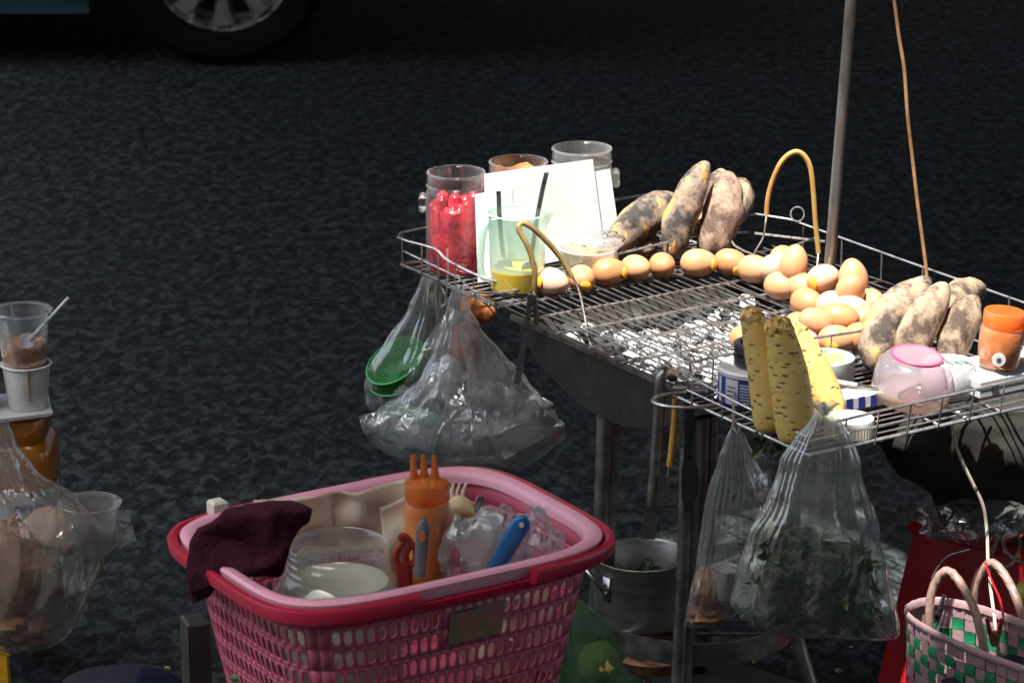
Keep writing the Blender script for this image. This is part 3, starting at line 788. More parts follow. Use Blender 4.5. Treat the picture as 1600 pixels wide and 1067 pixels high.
a, b = stand(1046, 404, .595, 1104, 252, .05); root('tall charred root standing in the middle of the left bundle', a, b, .027, 'root_char', (-.006,0,.004), seed=2, grp=LB)
a, b = stand(1108, 402, .595, 1139, 268, .07); root('purplish root on the right of the left bundle', a, b, .031, 'root_purple', (.006,0,0), seed=3, grp=LB)
a, b = stand(1094, 372, .61, 1128, 266, .12); root('slim pale root tip rising behind the left bundle', a, b, .026, 'root_ashy', seed=4, grp=LB)
a, b = stand(1122, 366, .62, 1162, 284, .13); root('pale knobbly root at the upper right of the left bundle', a, b, .025, 'root_ashy', (.01,0,.01), seed=5, grp=LB)
a, b = stand(1006, 392, .60, 1020, 368, .06); root('small grey root stub under the leaning charred root', a, b, .018, 'root_purple', seed=6, grp=LB)
RB_ = 'big roasted roots in the right tray'
a, b = stand(1356, 575, .60, 1452, 434, .07); root('big scorched root at the left of the right bundle', a, b, .030, 'root_grey', (-.012,0,.006), seed=11, grp=RB_)
a, b = stand(1412, 580, .60, 1478, 442, .05); root('smooth ashy root in the middle of the right bundle', a, b, .028, 'root_ashy', (-.006,0,.004), seed=12, amp=.09, grp=RB_)
a, b = stand(1478, 572, .605, 1525, 462, .05); root('crackled knobbly root at the right of the right bundle', a, b, .025, 'root_ashy', (-.004,0,.004), seed=13, amp=.22, grp=RB_)
a, b = stand(1466, 500, .63, 1535, 452, .12); root('pale root tip at the upper right behind the crackled root', a, b, .024, 'root_ashy', (0,0,.015), seed=14, grp=RB_)
# peeled roots standing at the front corner
PP = [(0,.7),(.04,.92),(.12,1),(.35,1),(.6,.93),(.8,.80),(.91,.68),(.965,.54),(.99,.36),(1,.1)]
PG = 'peeled yellow roots standing in the right tray'
def peeled(label, a, b, r, seed, bend=(0,0,0)):
    o = root(label, a, b, r, 'peeled_root', bend, PP, 'peeled_root', 'root', PG, seed, .035, n=30)
    # toasted crust on the tip as a part
    d = (b-a).normalized(); q = d.to_track_quat('Z', 'Y').to_matrix()
    mb = MB().lathe([(r*.70,-.016),(r*.70,-.010),(r*.62,-.004),(r*.42,.001),(r*.2,.003),(r*.02,.0035)], b, 18, q, (False, True))
    for i, p in enumerate(mb.v):
        mb.v[i] = p + (p-b)*.22*noise.noise(p*160)
    obj('toasted_tip', mb, 'toasted_tip', o)
a, b = stand(1205, 672, GZ+.012, 1172, 482, .02); peeled('slim peeled root leaning left, leftmost of the three', a, b, .0235, 21, (.004,0,0))
a, b = stand(1246, 688, GZ+.006, 1214, 498, .01); peeled('thick peeled root in the middle of the three', a, b, .0275, 22, (.003,0,0))
a, b = stand(1300, 655, GZ+.008, 1237, 508, .03); peeled('peeled root on the right of the three, slanting left', a, b, .0245, 23, (.004,0,.0))

# ------------------------------------------------------------------ jars and jug in the left tray
def jar(label, c, r, h, m, neck=.9, cat='jar', name='plastic_jar', grp=None, handles=True, nh=.028):
    c = Vector(c); t = thing(name, label, cat, c, grp)
    rn = r*neck
    pr = [(r*.3,.002),(r*.93,.002),(r,.010),(r*.985,h*.45),(r,h-nh-.022),(r*.99,h-nh-.008),(rn+.001,h-nh),(rn,h-nh+.003),(rn+.0025,h-nh+.006),(rn,h-nh+.009),(rn+.0015,h-nh+.013),(rn,h-.004),(rn+.002,h-.002),(rn+.001,h),(rn-.002,h),(rn-.002,h-nh+.003)]
    obj('jar_wall', MB().lathe(pr, c, 40, cap=(True, False)), m, t)
    if handles:
        for s in (-1, 1):
            mb = MB()
            mb.box(c + Vector((s*(r+.004), .0, h-nh-.022)), (.006, .014, .014), bev=.004)
            obj('grip', mb, m, t)
    return t
JY = -.075
c1 = g(.045, JY, GZ+.003); J1 = jar('clear jar of red pulp, leftmost of the jars', c1, .049, .162, 'jar_clear', .92, grp='plastic jars on the left tray')
mb = MB().lathe([(.02,.004),(.046,.005),(.0465,.05),(.046,.105),(.040,.112),(.02,.108),(.001,.11)], c1, 30)
for i, p in enumerate(mb.v):
    d = p - c1; q = math.atan2(d.y, d.x)
    mb.v[i] = c1 + Vector((d.x*(1-.10*abs(math.sin(q*4+.5))), d.y*(1-.10*abs(math.sin(q*4+.5))), d.z + (.006*noise.noise(p*60) if d.z > .1 else 0)))
tag(obj('red_pulp', mb, 'red_pulp'), 'mass of red fruit filling the leftmost jar', 'food')
rn_ = random.Random(3)
for i in range(11):
    q = 2*math.pi*i/11; rr = .033 if i % 3 else .016; p = c1 + Vector((rr*math.cos(q), rr*math.sin(q), .012))
    z1 = .100 + rn_.uniform(-.006,.022)
    mb = MB().tube([p, p + Vector((.001,0,z1*.5)), p + Vector((.0,.001,z1-.006)), p+Vector((0,.001,z1))], [.0105,.0115,.010,.004], 10)
    tag(obj('fruit_stick', mb, 'red_pulp'), 'red fruit stick packed upright in the leftmost jar', 'food', 'red fruit sticks in the jar')
c2 = g(.165, JY-.005, GZ+.003); jar('clear jar with orange mash, middle of the jars, half behind white card', c2, .049, .162, 'jar_clear', .94, grp='plastic jars on the left tray')
mb = MB().lathe([(.02,.004),(.0465,.005),(.0465,.085),(.042,.135),(.044,.145),(.02,.095),(.001,.09)], c2, 30)
for i, p in enumerate(mb.v):
    d = p - c2
    if d.z > .12: mb.v[i] = p + Vector((0,0,.02*noise.noise(p*45)))
tag(obj('orange_mash', mb, 'orange_mash'), 'orange mash smeared up the inside of the middle jar', 'food')
c3 = g(.287, JY-.005, GZ+.003); jar('empty clear jar, rightmost and tallest of the jars', c3, .051, .168, 'clear_cloudy', .93, grp='plastic jars on the left tray')

# white cards leaning against the jars
n0 = (BV*1.0 + Vector((0,0,.30))).normalized()
def card(label, pix, b0, curl=.0, z0=GZ+.006, fl=.0):
    p0 = g(.1, b0, z0); P = [atplane(x, y, p0, n0) for x, y in pix]
    n = 8; rows = []
    a, b_, c, d = P                                             # TL TR BR BL
    for i in range(n+1):
        t = i/n
        rows.append([(a*(1-s)+b_*s)*(1-t) + (d*(1-s)+c*s)*t + n0*(curl*math.sin(math.pi*s)) for s in [j/n for j in range(n+1)]])
    o = obj('white_card', MB().loft(rows, close=False, cap=(False, False)), 'sheet_paper', solid=.0012, sm=False)
    return tag(o, label, 'card', 'white cards leaning on the jars')
card('narrow white card edge leaning lowest at the left of the jars', [(742,304),(800,292),(806,432),(747,442)], .026, .002)
card('large white card with the highest corner leaning on the jars', [(757,272),(926,249),(944,392),(760,432)], .021, .003)
card('white card peeping out on the right before the tall jar', [(880,278),(953,264),(971,392),(890,404)], .016, -.004)

# mint measuring jug
cj = g(.064, .072, GZ+.003)
jug = thing('measuring_jug', 'pale mint translucent plastic jug with a loop handle', 'jug', cj)
r0 = .045
obj('jug_foot', MB().lathe([(.01,.002),(r0*.88,.002),(r0*.92,.008),(r0*.945,.038)], cj, 40, cap=(True, False)), 'jar_clear', jug)
obj('jug_wall', MB().lathe([(r0*.945,.038),(r0,.122),(r0+.002,.125),(r0,.127),(r0-.001,.1255)], cj, 40, cap=(False, False)), 'mint_plastic', jug)
hd = [aty(x, y, cj.y) for x, y in ((776,345),(764,348),(756,362),(752,390),(751,420),(757,434),(772,436))]
mb = MB(); cs = []
for i, p in enumerate(smooth(hd, 5)): cs.append(p)
obj('jug_handle', MB().tube(cs, .0055, 10), 'mint_plastic', jug)
obj('spout', MB().add([cj + Vector(v) for v in ((.045,-.012,.126),(.045,.012,.126),(.058,0,.127),(.0445,0,.10))], [(0,2,3),(2,1,3),(0,1,2)]), 'mint_plastic', jug)
tag(obj('yellow_sauce', MB().lathe([(.01,.007),(r0*.89,.007),(r0*.935,.036),(.001,.037)], cj, 30), 'yellow_paste'), 'yellow sauce at the bottom of the mint jug', 'sauce')
for i, (lab, pp) in enumerate((('dark metal spoon handle rising from the mint jug against the card', ((854,270),(848,295),(841,330),(834,375),(828,415))),
                               ('short metal spoon handle at the back left of the mint jug', ((779,299),(780,330),(783,370),(788,412))))):
    P = [aty(x, y, cj.y + (.012 if i == 0 else .02) - .004*q) for q, (x, y) in enumerate(pp)]
    dx = Vector((.0036, 0, 0)); dy = Vector((0, .0012, 0))
    mb = MB().loft([[p-dx-dy, p+dx-dy, p+dx+dy, p-dx+dy] for p in P])
    sp = thing('spoon', lab, 'spoon', P[-1]); obj('spoon_handle', mb, 'steel', sp)
    obj('spoon_bowl', MB().lathe([(.002,-.004),(.012,.0),(.013,.004)], P[-1] + Vector((.0,-.006,-.004)), 14, Matrix.Rotation(R(70), 3, 'X'), (True, False)), 'steel', sp, solid=.001)
# squat white tub with a crumpled bag on it
ct = g(.205, .062, GZ+.003)
tub = thing('white_tub', 'squat cloudy white tub beside the mint jug', 'tub', ct)
obj('tub_wall', MB().lathe([(.01,.0),(.040,.0),(.044,.004),(.0455,.044),(.047,.046),(.045,.047),(.043,.044),(.041,.006),(.01,.004)], ct, 36, cap=(True, False)), 'milk_plastic', tub)
tag(obj('pale_sauce', MB().lathe([(.01,.005),(.040,.006),(.042,.026),(.001,.027)], ct, 26), 'pale_sauce'), 'pale brown sauce inside the squat white tub', 'sauce')
def crumple(label, c, rx, ry, rz, m, seed, name='crumpled_bag', amp=.35, fr=45, n=14, seg=30, cat='plastic bag'):
    c = Vector(c); rings = []
    for i in range(n+1):
        t = math.pi*i/n; ring = []
        for k_ in range(seg):
            q = 2*math.pi*k_/seg
            v = Vector((math.sin(t)*math.cos(q), math.sin(t)*math.sin(q), -math.cos(t)))
            f = 1 + amp*noise.noise(v*2.2 + Vector((seed,0,0))) + amp*.6*abs(noise.noise(v*5 + Vector((0,seed,0)))) + amp*.25*noise.noise(v*11 + Vector((0,0,seed)))
            ring.append(c + Vector((v.x*rx*f, v.y*ry*f, v.z*rz*f)))
        rings.append(ring)
    return tag(obj(name, MB().loft(rings), m, auto=50), label, cat)
crumple('crumpled clear bag lying on the squat white tub', ct + Vector((.012,0,.058)), .040, .030, .014, 'bag_clear', 3)
# ------------------------------------------------------------------ right tray
# blue and white tin with black rings on the lid
ct = atz(1157, 630, GZ+.003) + Vector((0,.03,0)); ct.z = GZ+.003
ct = g(.045, .705, GZ+.003)
tin = thing('round_tin', 'round blue and white tin beside the tall peeled roots', 'tin', ct)
rt, ht = .050, .048
obj('tin_side', MB().lathe([(rt-.003,.0),(rt,.002),(rt,ht-.003),(rt-.001,ht)], ct, 48, cap=(True, False)), 'blue_print', tin)
obj('tin_lid', MB().lathe([(rt+.0012,ht-.006),(rt+.0015,ht-.001),(rt-.001,ht+.002),(rt-.004,ht+.001),(.001,ht+.001)], ct, 48, cap=(False, True)), 'tin_white', tin)
def curved_panel(c, r, a0, a1, z0, z1, n=10):
    return MB().loft([[Vector(c) + Vector((r*math.cos(a0+(a1-a0)*i/n), r*math.sin(a0+(a1-a0)*i/n), z)) for i in range(n+1)] for z in (z0, z1)], close=False, cap=(False, False))
obj('label_panel', curved_panel(ct, rt+.0006, R(216), R(240), .004, ht-.008), 'label_paper', tin)
obj('label_panel', curved_panel(ct, rt+.0006, R(196), R(204), .004, ht-.008), 'label_paper', tin)
for i in range(7):
    obj('print_line', curved_panel(ct, rt+.0008, R(243), R(285 - (i*13 % 9)), .008+.0042*i, .0098+.0042*i), 'label_paper', tin)
for i in range(4):
    obj('print_line', curved_panel(ct, rt+.001, R(219), R(236), .010+.006*i, .0118+.006*i), 'ink', tin)
for i in range(2):
    cc = ct + Vector((.010, .004+.002*i, ht+.0035+.016*i))
    q = [(.036,0),(.039,.0015),(.039,.012),(.036,.0135),(.030,.0135),(.029,.007),(.030,0)]
    tag(obj('tape_roll', MB().lathe(q + [q[0]], cc, 40, cap=(False, False)), 'black_plastic'), 'shiny black tape roll ' + ('lying on the round tin lid' if i == 0 else 'stacked on top of the other roll on the tin'), 'tape', 'black tape rolls on the tin')

# aluminium dish with cut limes
cl = g(.168, .705, GZ+.003)
dish = thing('lime_dish', 'round pale metal dish holding cut limes behind the peeled roots', 'dish', cl)
obj('dish_wall', MB().lathe([(.01,.0),(.040,.0),(.043,.004),(.0435,.040),(.0425,.041),(.0415,.039),(.041,.006),(.01,.004)], cl, 44, cap=(True, False)), 'tin_grey', dish)
def lime(label, c, rot, half=True):
    t = thing('lime_half', label, 'lime', c, 'cut limes in the dish')
    prof = [(.0155,0),(.0152,-.005),(.0125,-.011),(.007,-.0145),(.0005,-.0165)]
    rm = Euler(tuple(R(v) for v in rot)).to_matrix()
    obj('peel', MB().lathe(prof, c, 24, rm, (False, True)), 'lime', t)
    mb = MB().lathe([(.0155,0),(.0138,.0004),(.0130,-.0006),(.002,-.0012),(.0005,0)], c, 24, rm, (False, True))
    obj('cut_face', mb, 'lime_flesh', t)
lime('lime half with its yellow cut face showing at the back of the dish', cl + Vector((.014,.008,.030)), (52, 10, -15))
lime('green lime half lying peel up at the front of the dish', cl + Vector((-.006,-.010,.026)), (150, -20, 30))
crumple('scrap of pinkish wrapper lying in the lime dish', cl + Vector((-.022,.008,.016)), .018, .014, .012, 'pink_film', 9, 'wrapper_scrap', cat='wrapper')
# flat striped carton lying under the knife
rz = Matrix.Rotation(R(28), 3, 'Z')
cx = g(.135, .80, GZ+.012)
bx_ = thing('flat_carton', 'flat blue and white striped carton lying in the tray', 'carton', cx)
obj('carton_body', MB().box(cx, (.048, .020, .009), rz, .001), 'label_paper', bx_)
for i in range(4):
    obj('stripe', MB().box(cx + rz @ Vector((-.03+.02*i, -.0204, 0)), (.005, .0006, .0085), rz), 'blue_print', bx_)
# knife
k0, k1 = atz(1282, 594, GZ+.052), atz(1376, 609, GZ+.050)
kn = thing('paring_knife', 'small pointed metal knife lying across the tray towards the pink topped jar', 'knife', k0)
d = (k1-k0)
obj('knife_handle', MB().tube([k0, k0+d*.25, k0+d*.62], [.004,.0055,.0048], 10), 'silver_sleeve', kn)
s = d.normalized().cross(Vector((0,0,1)))
mb = MB().loft([[k0+d*t + Vector((0,0,h)), k0+d*t + s*.0008, k0+d*t - Vector((0,0,h)), k0+d*t - s*.0008] for t, h in ((.6,.0045),(.8,.004),(.95,.002),(1.0,.0004))])
obj('blade', mb, 'steel', kn)
# clear squat jar with a pink disc on top
cp = g(.215, .835, GZ+.004); rx = Matrix.Rotation(R(7), 3, 'Y') @ Matrix.Rotation(R(6), 3, 'X')
pj = thing('pink_topped_jar', 'squat clear plastic jar with pink rimmed lid, tilted in the tray', 'jar', cp)
obj('jar_wall', MB().lathe([(.01,.001),(.040,.001),(.050,.007),(.0545,.020),(.0545,.040),(.051,.056),(.043,.066),(.034,.069)], cp, 44, rx, (True, False)), 'lilac_plastic', pj)
ld = obj('jar_lid', MB().lathe([(.0345,.0695),(.0335,.0715),(.001,.0715)], cp, 40, rx, (False, True)), 'pink_film', pj)
q = [(.0365,.0685),(.0368,.0715),(.0348,.0728),(.0335,.0720),(.0340,.0685)]
obj('lid_rim', MB().lathe(q + [q[0]], cp, 44, rx, (False, False)), 'pink_ring', ld)
obj('jar_bottom', MB().lathe([(.01,.0),(.0405,.0),(.0508,.0065),(.0552,.019),(.0553,.024)], cp, 40, rx, (True, False)), 'beige_milky', pj)
# screw lid
cw = atz(1345, 672, GZ+.003); cw = g(.062, .895, GZ+.003)
wl = thing('screw_lid', 'white ribbed screw lid at the front edge of the tray', 'lid', cw)
obj('lid_top', MB().lathe([(.0335,.018),(.033,.0225),(.0310,.0235),(.0300,.0215),(.001,.0210)], cw, 44, cap=(False, True)), 'white_plastic', wl)
mb = MB(); rs = []
for z in (.0, .001, .017, .018):
    rs.append([cw + Vector(((.0335+(.0006 if i % 2 else -.0003))*math.cos(2*math.pi*i/90), (.0335+(.0006 if i % 2 else -.0003))*math.sin(2*math.pi*i/90), z)) for i in range(90)])
obj('ribbed_side', mb.loft(rs, cap=(True, False)), 'cream_plastic', wl, sm=False)
# printed white canister, grey box, jar of paste on it
cc = g(.285, .835, GZ+.003)
cn = thing('white_canister', 'low white canister with a printed top right of the pink topped jar', 'canister', cc)
obj('canister_wall', MB().lathe([(.036,.0),(.0375,.002),(.0375,.045),(.036,.048),(.001,.0485)], cc, 40), 'tin_white', cn)
for i in range(5):
    obj('print_bar', MB().box(cc + Vector((.0 + .0065*i, -.010+.003*(i % 2), .0489)), (.0014, .010, .0003), Matrix.Rotation(R(25), 3, 'Z')), 'green_print' if i % 2 else 'ink', cn)
obj('print_dot', MB().lathe([(.009,.0485),(.009,.0491),(.001,.0491)], cc + Vector((-.016,-.008,0)), 18), 'ink', cn)
cb = g(.375, .845, GZ+.021); ra_ = Matrix.Rotation(math.atan2(AV.y, AV.x), 3, 'Z')
gb = thing('grey_box', 'rounded light grey plastic box under the orange jar', 'box', cb - Vector((0,0,.018)))
obj('box_body', MB().box(cb, (.078, .045, .018), ra_, .007), 'grey_plastic', gb)
obj('box_seam', MB().box(cb, (.0785, .0455, .0008), ra_), 'ink', gb)
fr = cb + ra_ @ Vector((-.052, -.0455, 0)); 
q = [(.0065,0),(.0065,.0008),(.005,.0008),(.005,0)]
obj('button_ring', MB().lathe(q + [q[0]], fr, 20, ra_ @ Matrix.Rotation(R(90), 3, 'X'), (False, False)), 'ink', gb)
obj('button_bar', MB().box(fr + Vector((0,-.0004,.0)), (.003,.0006,.0012), ra_), 'ink', gb)
co_ = g(.352, .862, GZ+.040)
oj = thing('paste_jar', 'small plastic jar of orange chilli paste standing on the grey box', 'jar', co_)
tl_ = Matrix.Rotation(R(5), 3, 'Y')
obj('jar_wall', MB().lathe([(.01,.0),(.027,.0),(.029,.005),(.0315,.03),(.0318,.052),(.0295,.060),(.0285,.062)], co_, 36, tl_, (True, False)), 'jar_clear', oj)
obj('jar_cap', MB().lathe([(.0292,.060),(.0295,.062),(.0295,.079),(.028,.081),(.001,.0805)], co_, 36, tl_, (False, True)), 'orange_plastic', oj)
st_c = co_ + Vector((-.004,-.0322,.019))
rr_ = Matrix.Rotation(R(90), 3, 'X')
obj('sticker', MB().lathe([(.0095,-.0006),(.0095,.0006),(.0005,.0008)], st_c, 24, rr_), 'label_paper', oj)
mb = MB()
pts = []
for i in range(16):
    a_ = 2*math.pi*i/16; r_ = .0052 if i % 2 == 0 else .0024
    pts.append(st_c + Vector((r_*math.cos(a_), -.0014, r_*math.sin(a_))))
mb.add(pts, [tuple(range(16))]); obj('star_print', mb, 'ink', oj, sm=False)
tag(obj('chilli_paste', MB().lathe([(.01,.002),(.026,.002),(.0285,.006),(.0305,.03),(.0307,.05),(.0278,.058),(.001,.059)], co_, 30, tl_), 'chilli_paste'), 'orange chilli paste filling the small jar', 'sauce')
for i, (x, y) in enumerate(((1497,644),(1508,652))):
    p = atz(x, y, GZ+.005); tag(obj('crumb', lump(40+i, .0035), 'cream_plastic', org=(0,0,0)), 'white crumb ' + ('lying under the front rail' if i == 0 else 'lying beside another crumb at the front rail'), 'crumb').location = p
crumple('small white tip of packaging tape beside the lime dish', g(.10, .70, GZ+.006), .012, .010, .006, 'white_plastic', 5, 'paper_scrap', cat='paper')

# ------------------------------------------------------------------ tools hanging from the front edge
YT = 4.27
def flatbar(pts, w, th, m, name, parent):
    rings = []
    for p, ww in zip(pts, w if isinstance(w, (list, tuple)) else [w]*len(pts)):
        rings.append([p + Vector((-ww, -th, 0)), p + Vector((ww, -th, 0)), p + Vector((ww, th, 0)), p + Vector((-ww, th, 0))])
    return obj(name, MB().loft(rings), m, parent)
def hookpt(x, y, Y): return aty(x, y, Y)
p0 = aty(1031, 592, YT)
t = thing('ladle', 'long grey steel ladle hanging over the grill edge', 'ladle', p0, 'tools hanging from the grill')
obj('handle', MB().tube(smooth([aty(1052, 588, YT+.03), aty(1040, 582, YT+.012), aty(1033, 590, YT), aty(1030, 640, YT), aty(1026, 700, YT), aty(1019, 790, YT)], 4), [.0085]*20 + [.007], 10), 'steel_dull', t)
flatbar([aty(1019, 780, YT), aty(1016, 815, YT), aty(1012, 842, YT)], [.008,.010,.010], .0012, 'steel_dull', 'blade', t)
t = thing('spatula', 'small spatula with an orange brown handle hanging beside the ladle', 'spatula', aty(1055, 600, YT), 'tools hanging from the grill')
flatbar([aty(1066, 596, YT+.01), aty(1062, 606, YT), aty(1058, 640, YT), aty(1056, 700, YT)], .010, .001, 'steel', 'clip', t)
obj('handle', MB().tube([aty(1055, 624, YT-.012), aty(1054, 660, YT-.012), aty(1050, 700, YT-.012), aty(1046, 728, YT-.012)], [.0042,.005,.0055,.0045], 10), 'wood_orange', t)
obj('neck', MB().tube([aty(1046, 726, YT-.012), aty(1043, 745, YT-.012)], .002, 6), 'steel', t)
flatbar([aty(1043, 742, YT-.012), aty(1039, 750, YT-.012), aty(1036, 772, YT-.012), aty(1037, 790, YT-.012)], [.003,.008,.0085,.006], .0008, 'steel_dull', 'blade', t)
t = thing('black_knife', 'dark knife with a wide blade hanging rightmost of the tools', 'knife', aty(1078, 610, YT-.01), 'tools hanging from the grill')
flatbar([aty(1080, 612, YT-.02), aty(1077, 660, YT-.02), aty(1075, 710, YT-.02)], [.006,.007,.006], .004, 'black_plastic', 'handle', t)
flatbar([aty(1075, 710, YT-.02), aty(1078, 735, YT-.02), aty(1078, 770, YT-.02), aty(1073, 800, YT-.02)], [.005,.012,.012,.003], .0008, 'soot', 'blade', t)
# tongs
YG = 4.60
tg = thing('tongs', 'steel tongs hanging open from the edge of the left tray', 'tongs', aty(828, 462, YG))
flatbar([aty(829, 460, YG), aty(826, 490, YG), aty(820, 530, YG), aty(814, 560, YG), aty(811, 580, YG), aty(807, 600, YG)], [.0046,.0042,.004,.0042,.005,.0042], .0016, 'steel', 'tong_arm', tg)
flatbar([aty(834, 460, YG+.014), aty(837, 500, YG+.014), aty(841, 540, YG+.014), aty(846, 570, YG+.014), aty(851, 598, YG+.014)], [.0034,.003,.003,.0034,.0028], .0016, 'steel_dull', 'tong_arm', tg)
obj('tong_bend', MB().tube(smooth([aty(829, 461, YG), aty(831, 456, YG+.007), aty(834, 461, YG+.014)], 4), .0035, 8), 'steel', tg)
for i in range(6):
    p = aty(807+1.2*i+4, 600-5*i, YG); obj('tooth', MB().box(p, (.0014,.002,.0014)), 'steel', tg)
# orange squash wedge under the left tray
root('orange brown wedge hanging just under the left tray', aty(726, 462, 4.80), aty(770, 500, 4.78), .024, 'orange_food', name='orange_wedge', cat='food', seed=31, amp=.4)
# hanging bit of yellow tape
tag(obj('yellow_tape', MB().box(aty(962, 597, 4.52), (.018, .002, .005), Matrix.Rotation(R(6), 3, 'Y'), .001), 'yellow_plastic'), 'scrap of yellow tape stuck under the fire tray', 'tape')

# ------------------------------------------------------------------ pot on the ring shelf
cpot = Vector((.192, 4.44, SH+.004))
pot = thing('metal_pot', 'brushed steel pot with riveted handle on the ring shelf', 'pot', cpot)
rp, hp_ = .070, .104
obj('pot_wall', MB().lathe([(.01,.0),(rp-.01,.0),(rp-.002,.005),(rp,.012),(rp,hp_-.003),(rp+.0025,hp_),(rp,hp_+.001),(rp-.0025,hp_-.002),(rp-.003,.010),(.01,.004)], cpot, 56, cap=(True, False)), 'pot_steel', pot)
hh = [cpot + Vector((-.060,-.040,hp_-.040)), cpot + Vector((-.070,-.044,hp_-.024)), cpot + Vector((-.084,-.030,hp_-.010)), cpot + Vector((-.086,-.008,hp_-.008)), cpot + Vector((-.074,.006,hp_-.022))]
obj('pot_handle', MB().tube(smooth(hh, 5), .0036, 8), 'steel', pot)
a0 = math.atan2(-.045, -.052)
obj('handle_plate', curved_panel(cpot, rp+.0012, a0-.10, a0+.12, hp_-.056, hp_-.018), 'steel', pot, solid=.0016)
for z in (.030, .044):
    obj('rivet', MB().lathe([(.003,0),(.0026,.0015),(.0005,.002)], cpot + Vector((math.cos(a0)*(rp+.002), math.sin(a0)*(rp+.002), hp_-z)), 10, Matrix.Rotation(a0, 3, 'Z') @ Matrix.Rotation(R(90), 3, 'Y')), 'steel', pot)
def leafmass(name, label, vol, n, size, mats, seed, cat, stems=0, flatn=.5):
    """many small folded leaf faces filling a volume given by a sampler"""
    rnd = random.Random(seed); mb = MB()
    for i in range(n):
        c = vol(rnd); L = size*rnd.uniform(.6, 1.5); W = L*rnd.uniform(.28, .5)
        rot = Euler((rnd.uniform(-1.4,1.4), rnd.uniform(-1.4,1.4), rnd.uniform(0,6.3))).to_matrix()
        bnd = rnd.uniform(-.4,.4)*L
        v = [(0,0,0),(W*.8,L*.35,.12*L),(W*.5,L*.75,.05*L+bnd*.5),(0,L,bnd),(-W*.5,L*.75,.05*L+bnd*.5),(-W*.8,L*.35,.12*L),(0,L*.5,-.02*L)]
        mb.add([c + rot @ Vector(p) for p in v], [(0,1,6),(1,2,6),(2,3,6),(3,4,6),(4,5,6),(5,0,6)])
    o = obj(name, mb, mats, sm=False); tag(o, label, cat, kind='stuff'); return o
def vol_pot(r): 
    q = r.uniform(0, 6.3); rr = .060*math.sqrt(r.random()); return cpot + Vector((rr*math.cos(q), rr*math.sin(q), r.uniform(.05, .074)))
leafmass('pot_greens', 'dark chopped greens lying in the steel pot', vol_pot, 160, .012, 'leaf_dark', 3, 'greens')
tag(obj('black_cable', MB().tube(smooth([Vector((.20,4.62,.285)), Vector((.28,4.60,.288)), Vector((.36,4.56,.286)), Vector((.41,4.47,.28))], 6), .0022, 6), 'rubber'), 'thin black cable stretched behind the pot', 'cable')
tag(obj('brown_food_bag', MB().lathe([(.01,-.028),(.05,-.022),(.066,.0),(.05,.012),(.01,.014)], Vector((.21,4.42,SH-.036)), 24), 'brown_food'), 'dark reddish brown food parcel under the steel pot', 'food')
# ------------------------------------------------------------------ plastic bags
def bag(rows, Y, thick, seed=0, folds=9, famp=.10, seg=150, n=48, wob=.006, dY=None, top=False, pleat=.05):
    """film sack hanging from its knot; rows give (y, left x, right x) of its outline at distance Y"""
    rows = sorted(rows); rings = []
    def at(y):
        for (a, l, r), (b, l2, r2) in zip(rows, rows[1:]):
            if a <= y <= b:
                u = (y-a)/(b-a); u = u*u*(3-2*u)*.5 + u*.5
                return l+(l2-l)*u, r+(r2-r)*u
        return rows[-1][1:]
    y0, y1 = rows[0][0], rows[-1][0]
    for i in range(n+1):
        t = i/n; y = y0 + (y1-y0)*t; l, r = at(y)
        Yc = Y + (dY*t if dY else 0)
        pl, pr = aty(l, y, Yc), aty(r, y, Yc); c = (pl+pr)/2; hw = (pr-pl).length/2
        th = hw*thick*(1 if t < .9 else 1 - .55*((t-.9)/.1)**2); ring = []
        fa = famp*(1.0 - .55*t) + .03
        for k_ in range(seg):
            q = 2*math.pi*k_/seg
            f = 1 + fa*(math.sin(q*folds + 1.3*math.sin(q*2+seed) + 2*t + seed)*.6 + noise.noise((math.cos(q)*2.4, math.sin(q)*2.4, t*1.2 + seed))*.9)
            f += pleat*(1-t)**1.3*math.sin(q*27 + 2.2*math.sin(q*3+seed)) + pleat*.5*(1-t)*math.sin(q*43 + 3*math.sin(q*2-seed) + 3*t)
            sq = abs(math.cos(q)); 
            p = c + Vector((hw*math.cos(q)*(1 + (f-1)*(1-sq**3)), th*math.sin(q)*f, 0))
            s = wob*min(1, t*3)
            p += Vector((noise.noise(p*15 + Vector((seed,0,0))), noise.noise(p*15 + Vector((0,seed,9))), noise.noise(p*13 + Vector((5,0,seed)))))*s
            ring.append(p)
        rings.append(ring)
    return MB().loft(rings, cap=(top, True))
def knot(c, s, seed, m, parent):
    """pleated ears above the tie"""
    c = Vector(c)
    for e in (-1, 1):
        rings = []
        for i in range(9):
            t = i/8; cc = c + Vector((e*s*.5*t, .003*t, s*(1.1*t - .3*t*t))); ring = []
            for k_ in range(20):
                q = 2*math.pi*k_/20; f = 1 + .35*math.sin(q*5+seed+t*2)
                ring.append(cc + Vector((math.cos(q)*s*(.16+.34*t)*f, math.sin(q)*s*(.12+.16*t)*f, .15*s*math.sin(q*3+seed)*t)))
            rings.append(ring)
        obj('ear', MB().loft(rings, cap=(True, False)), m, parent)
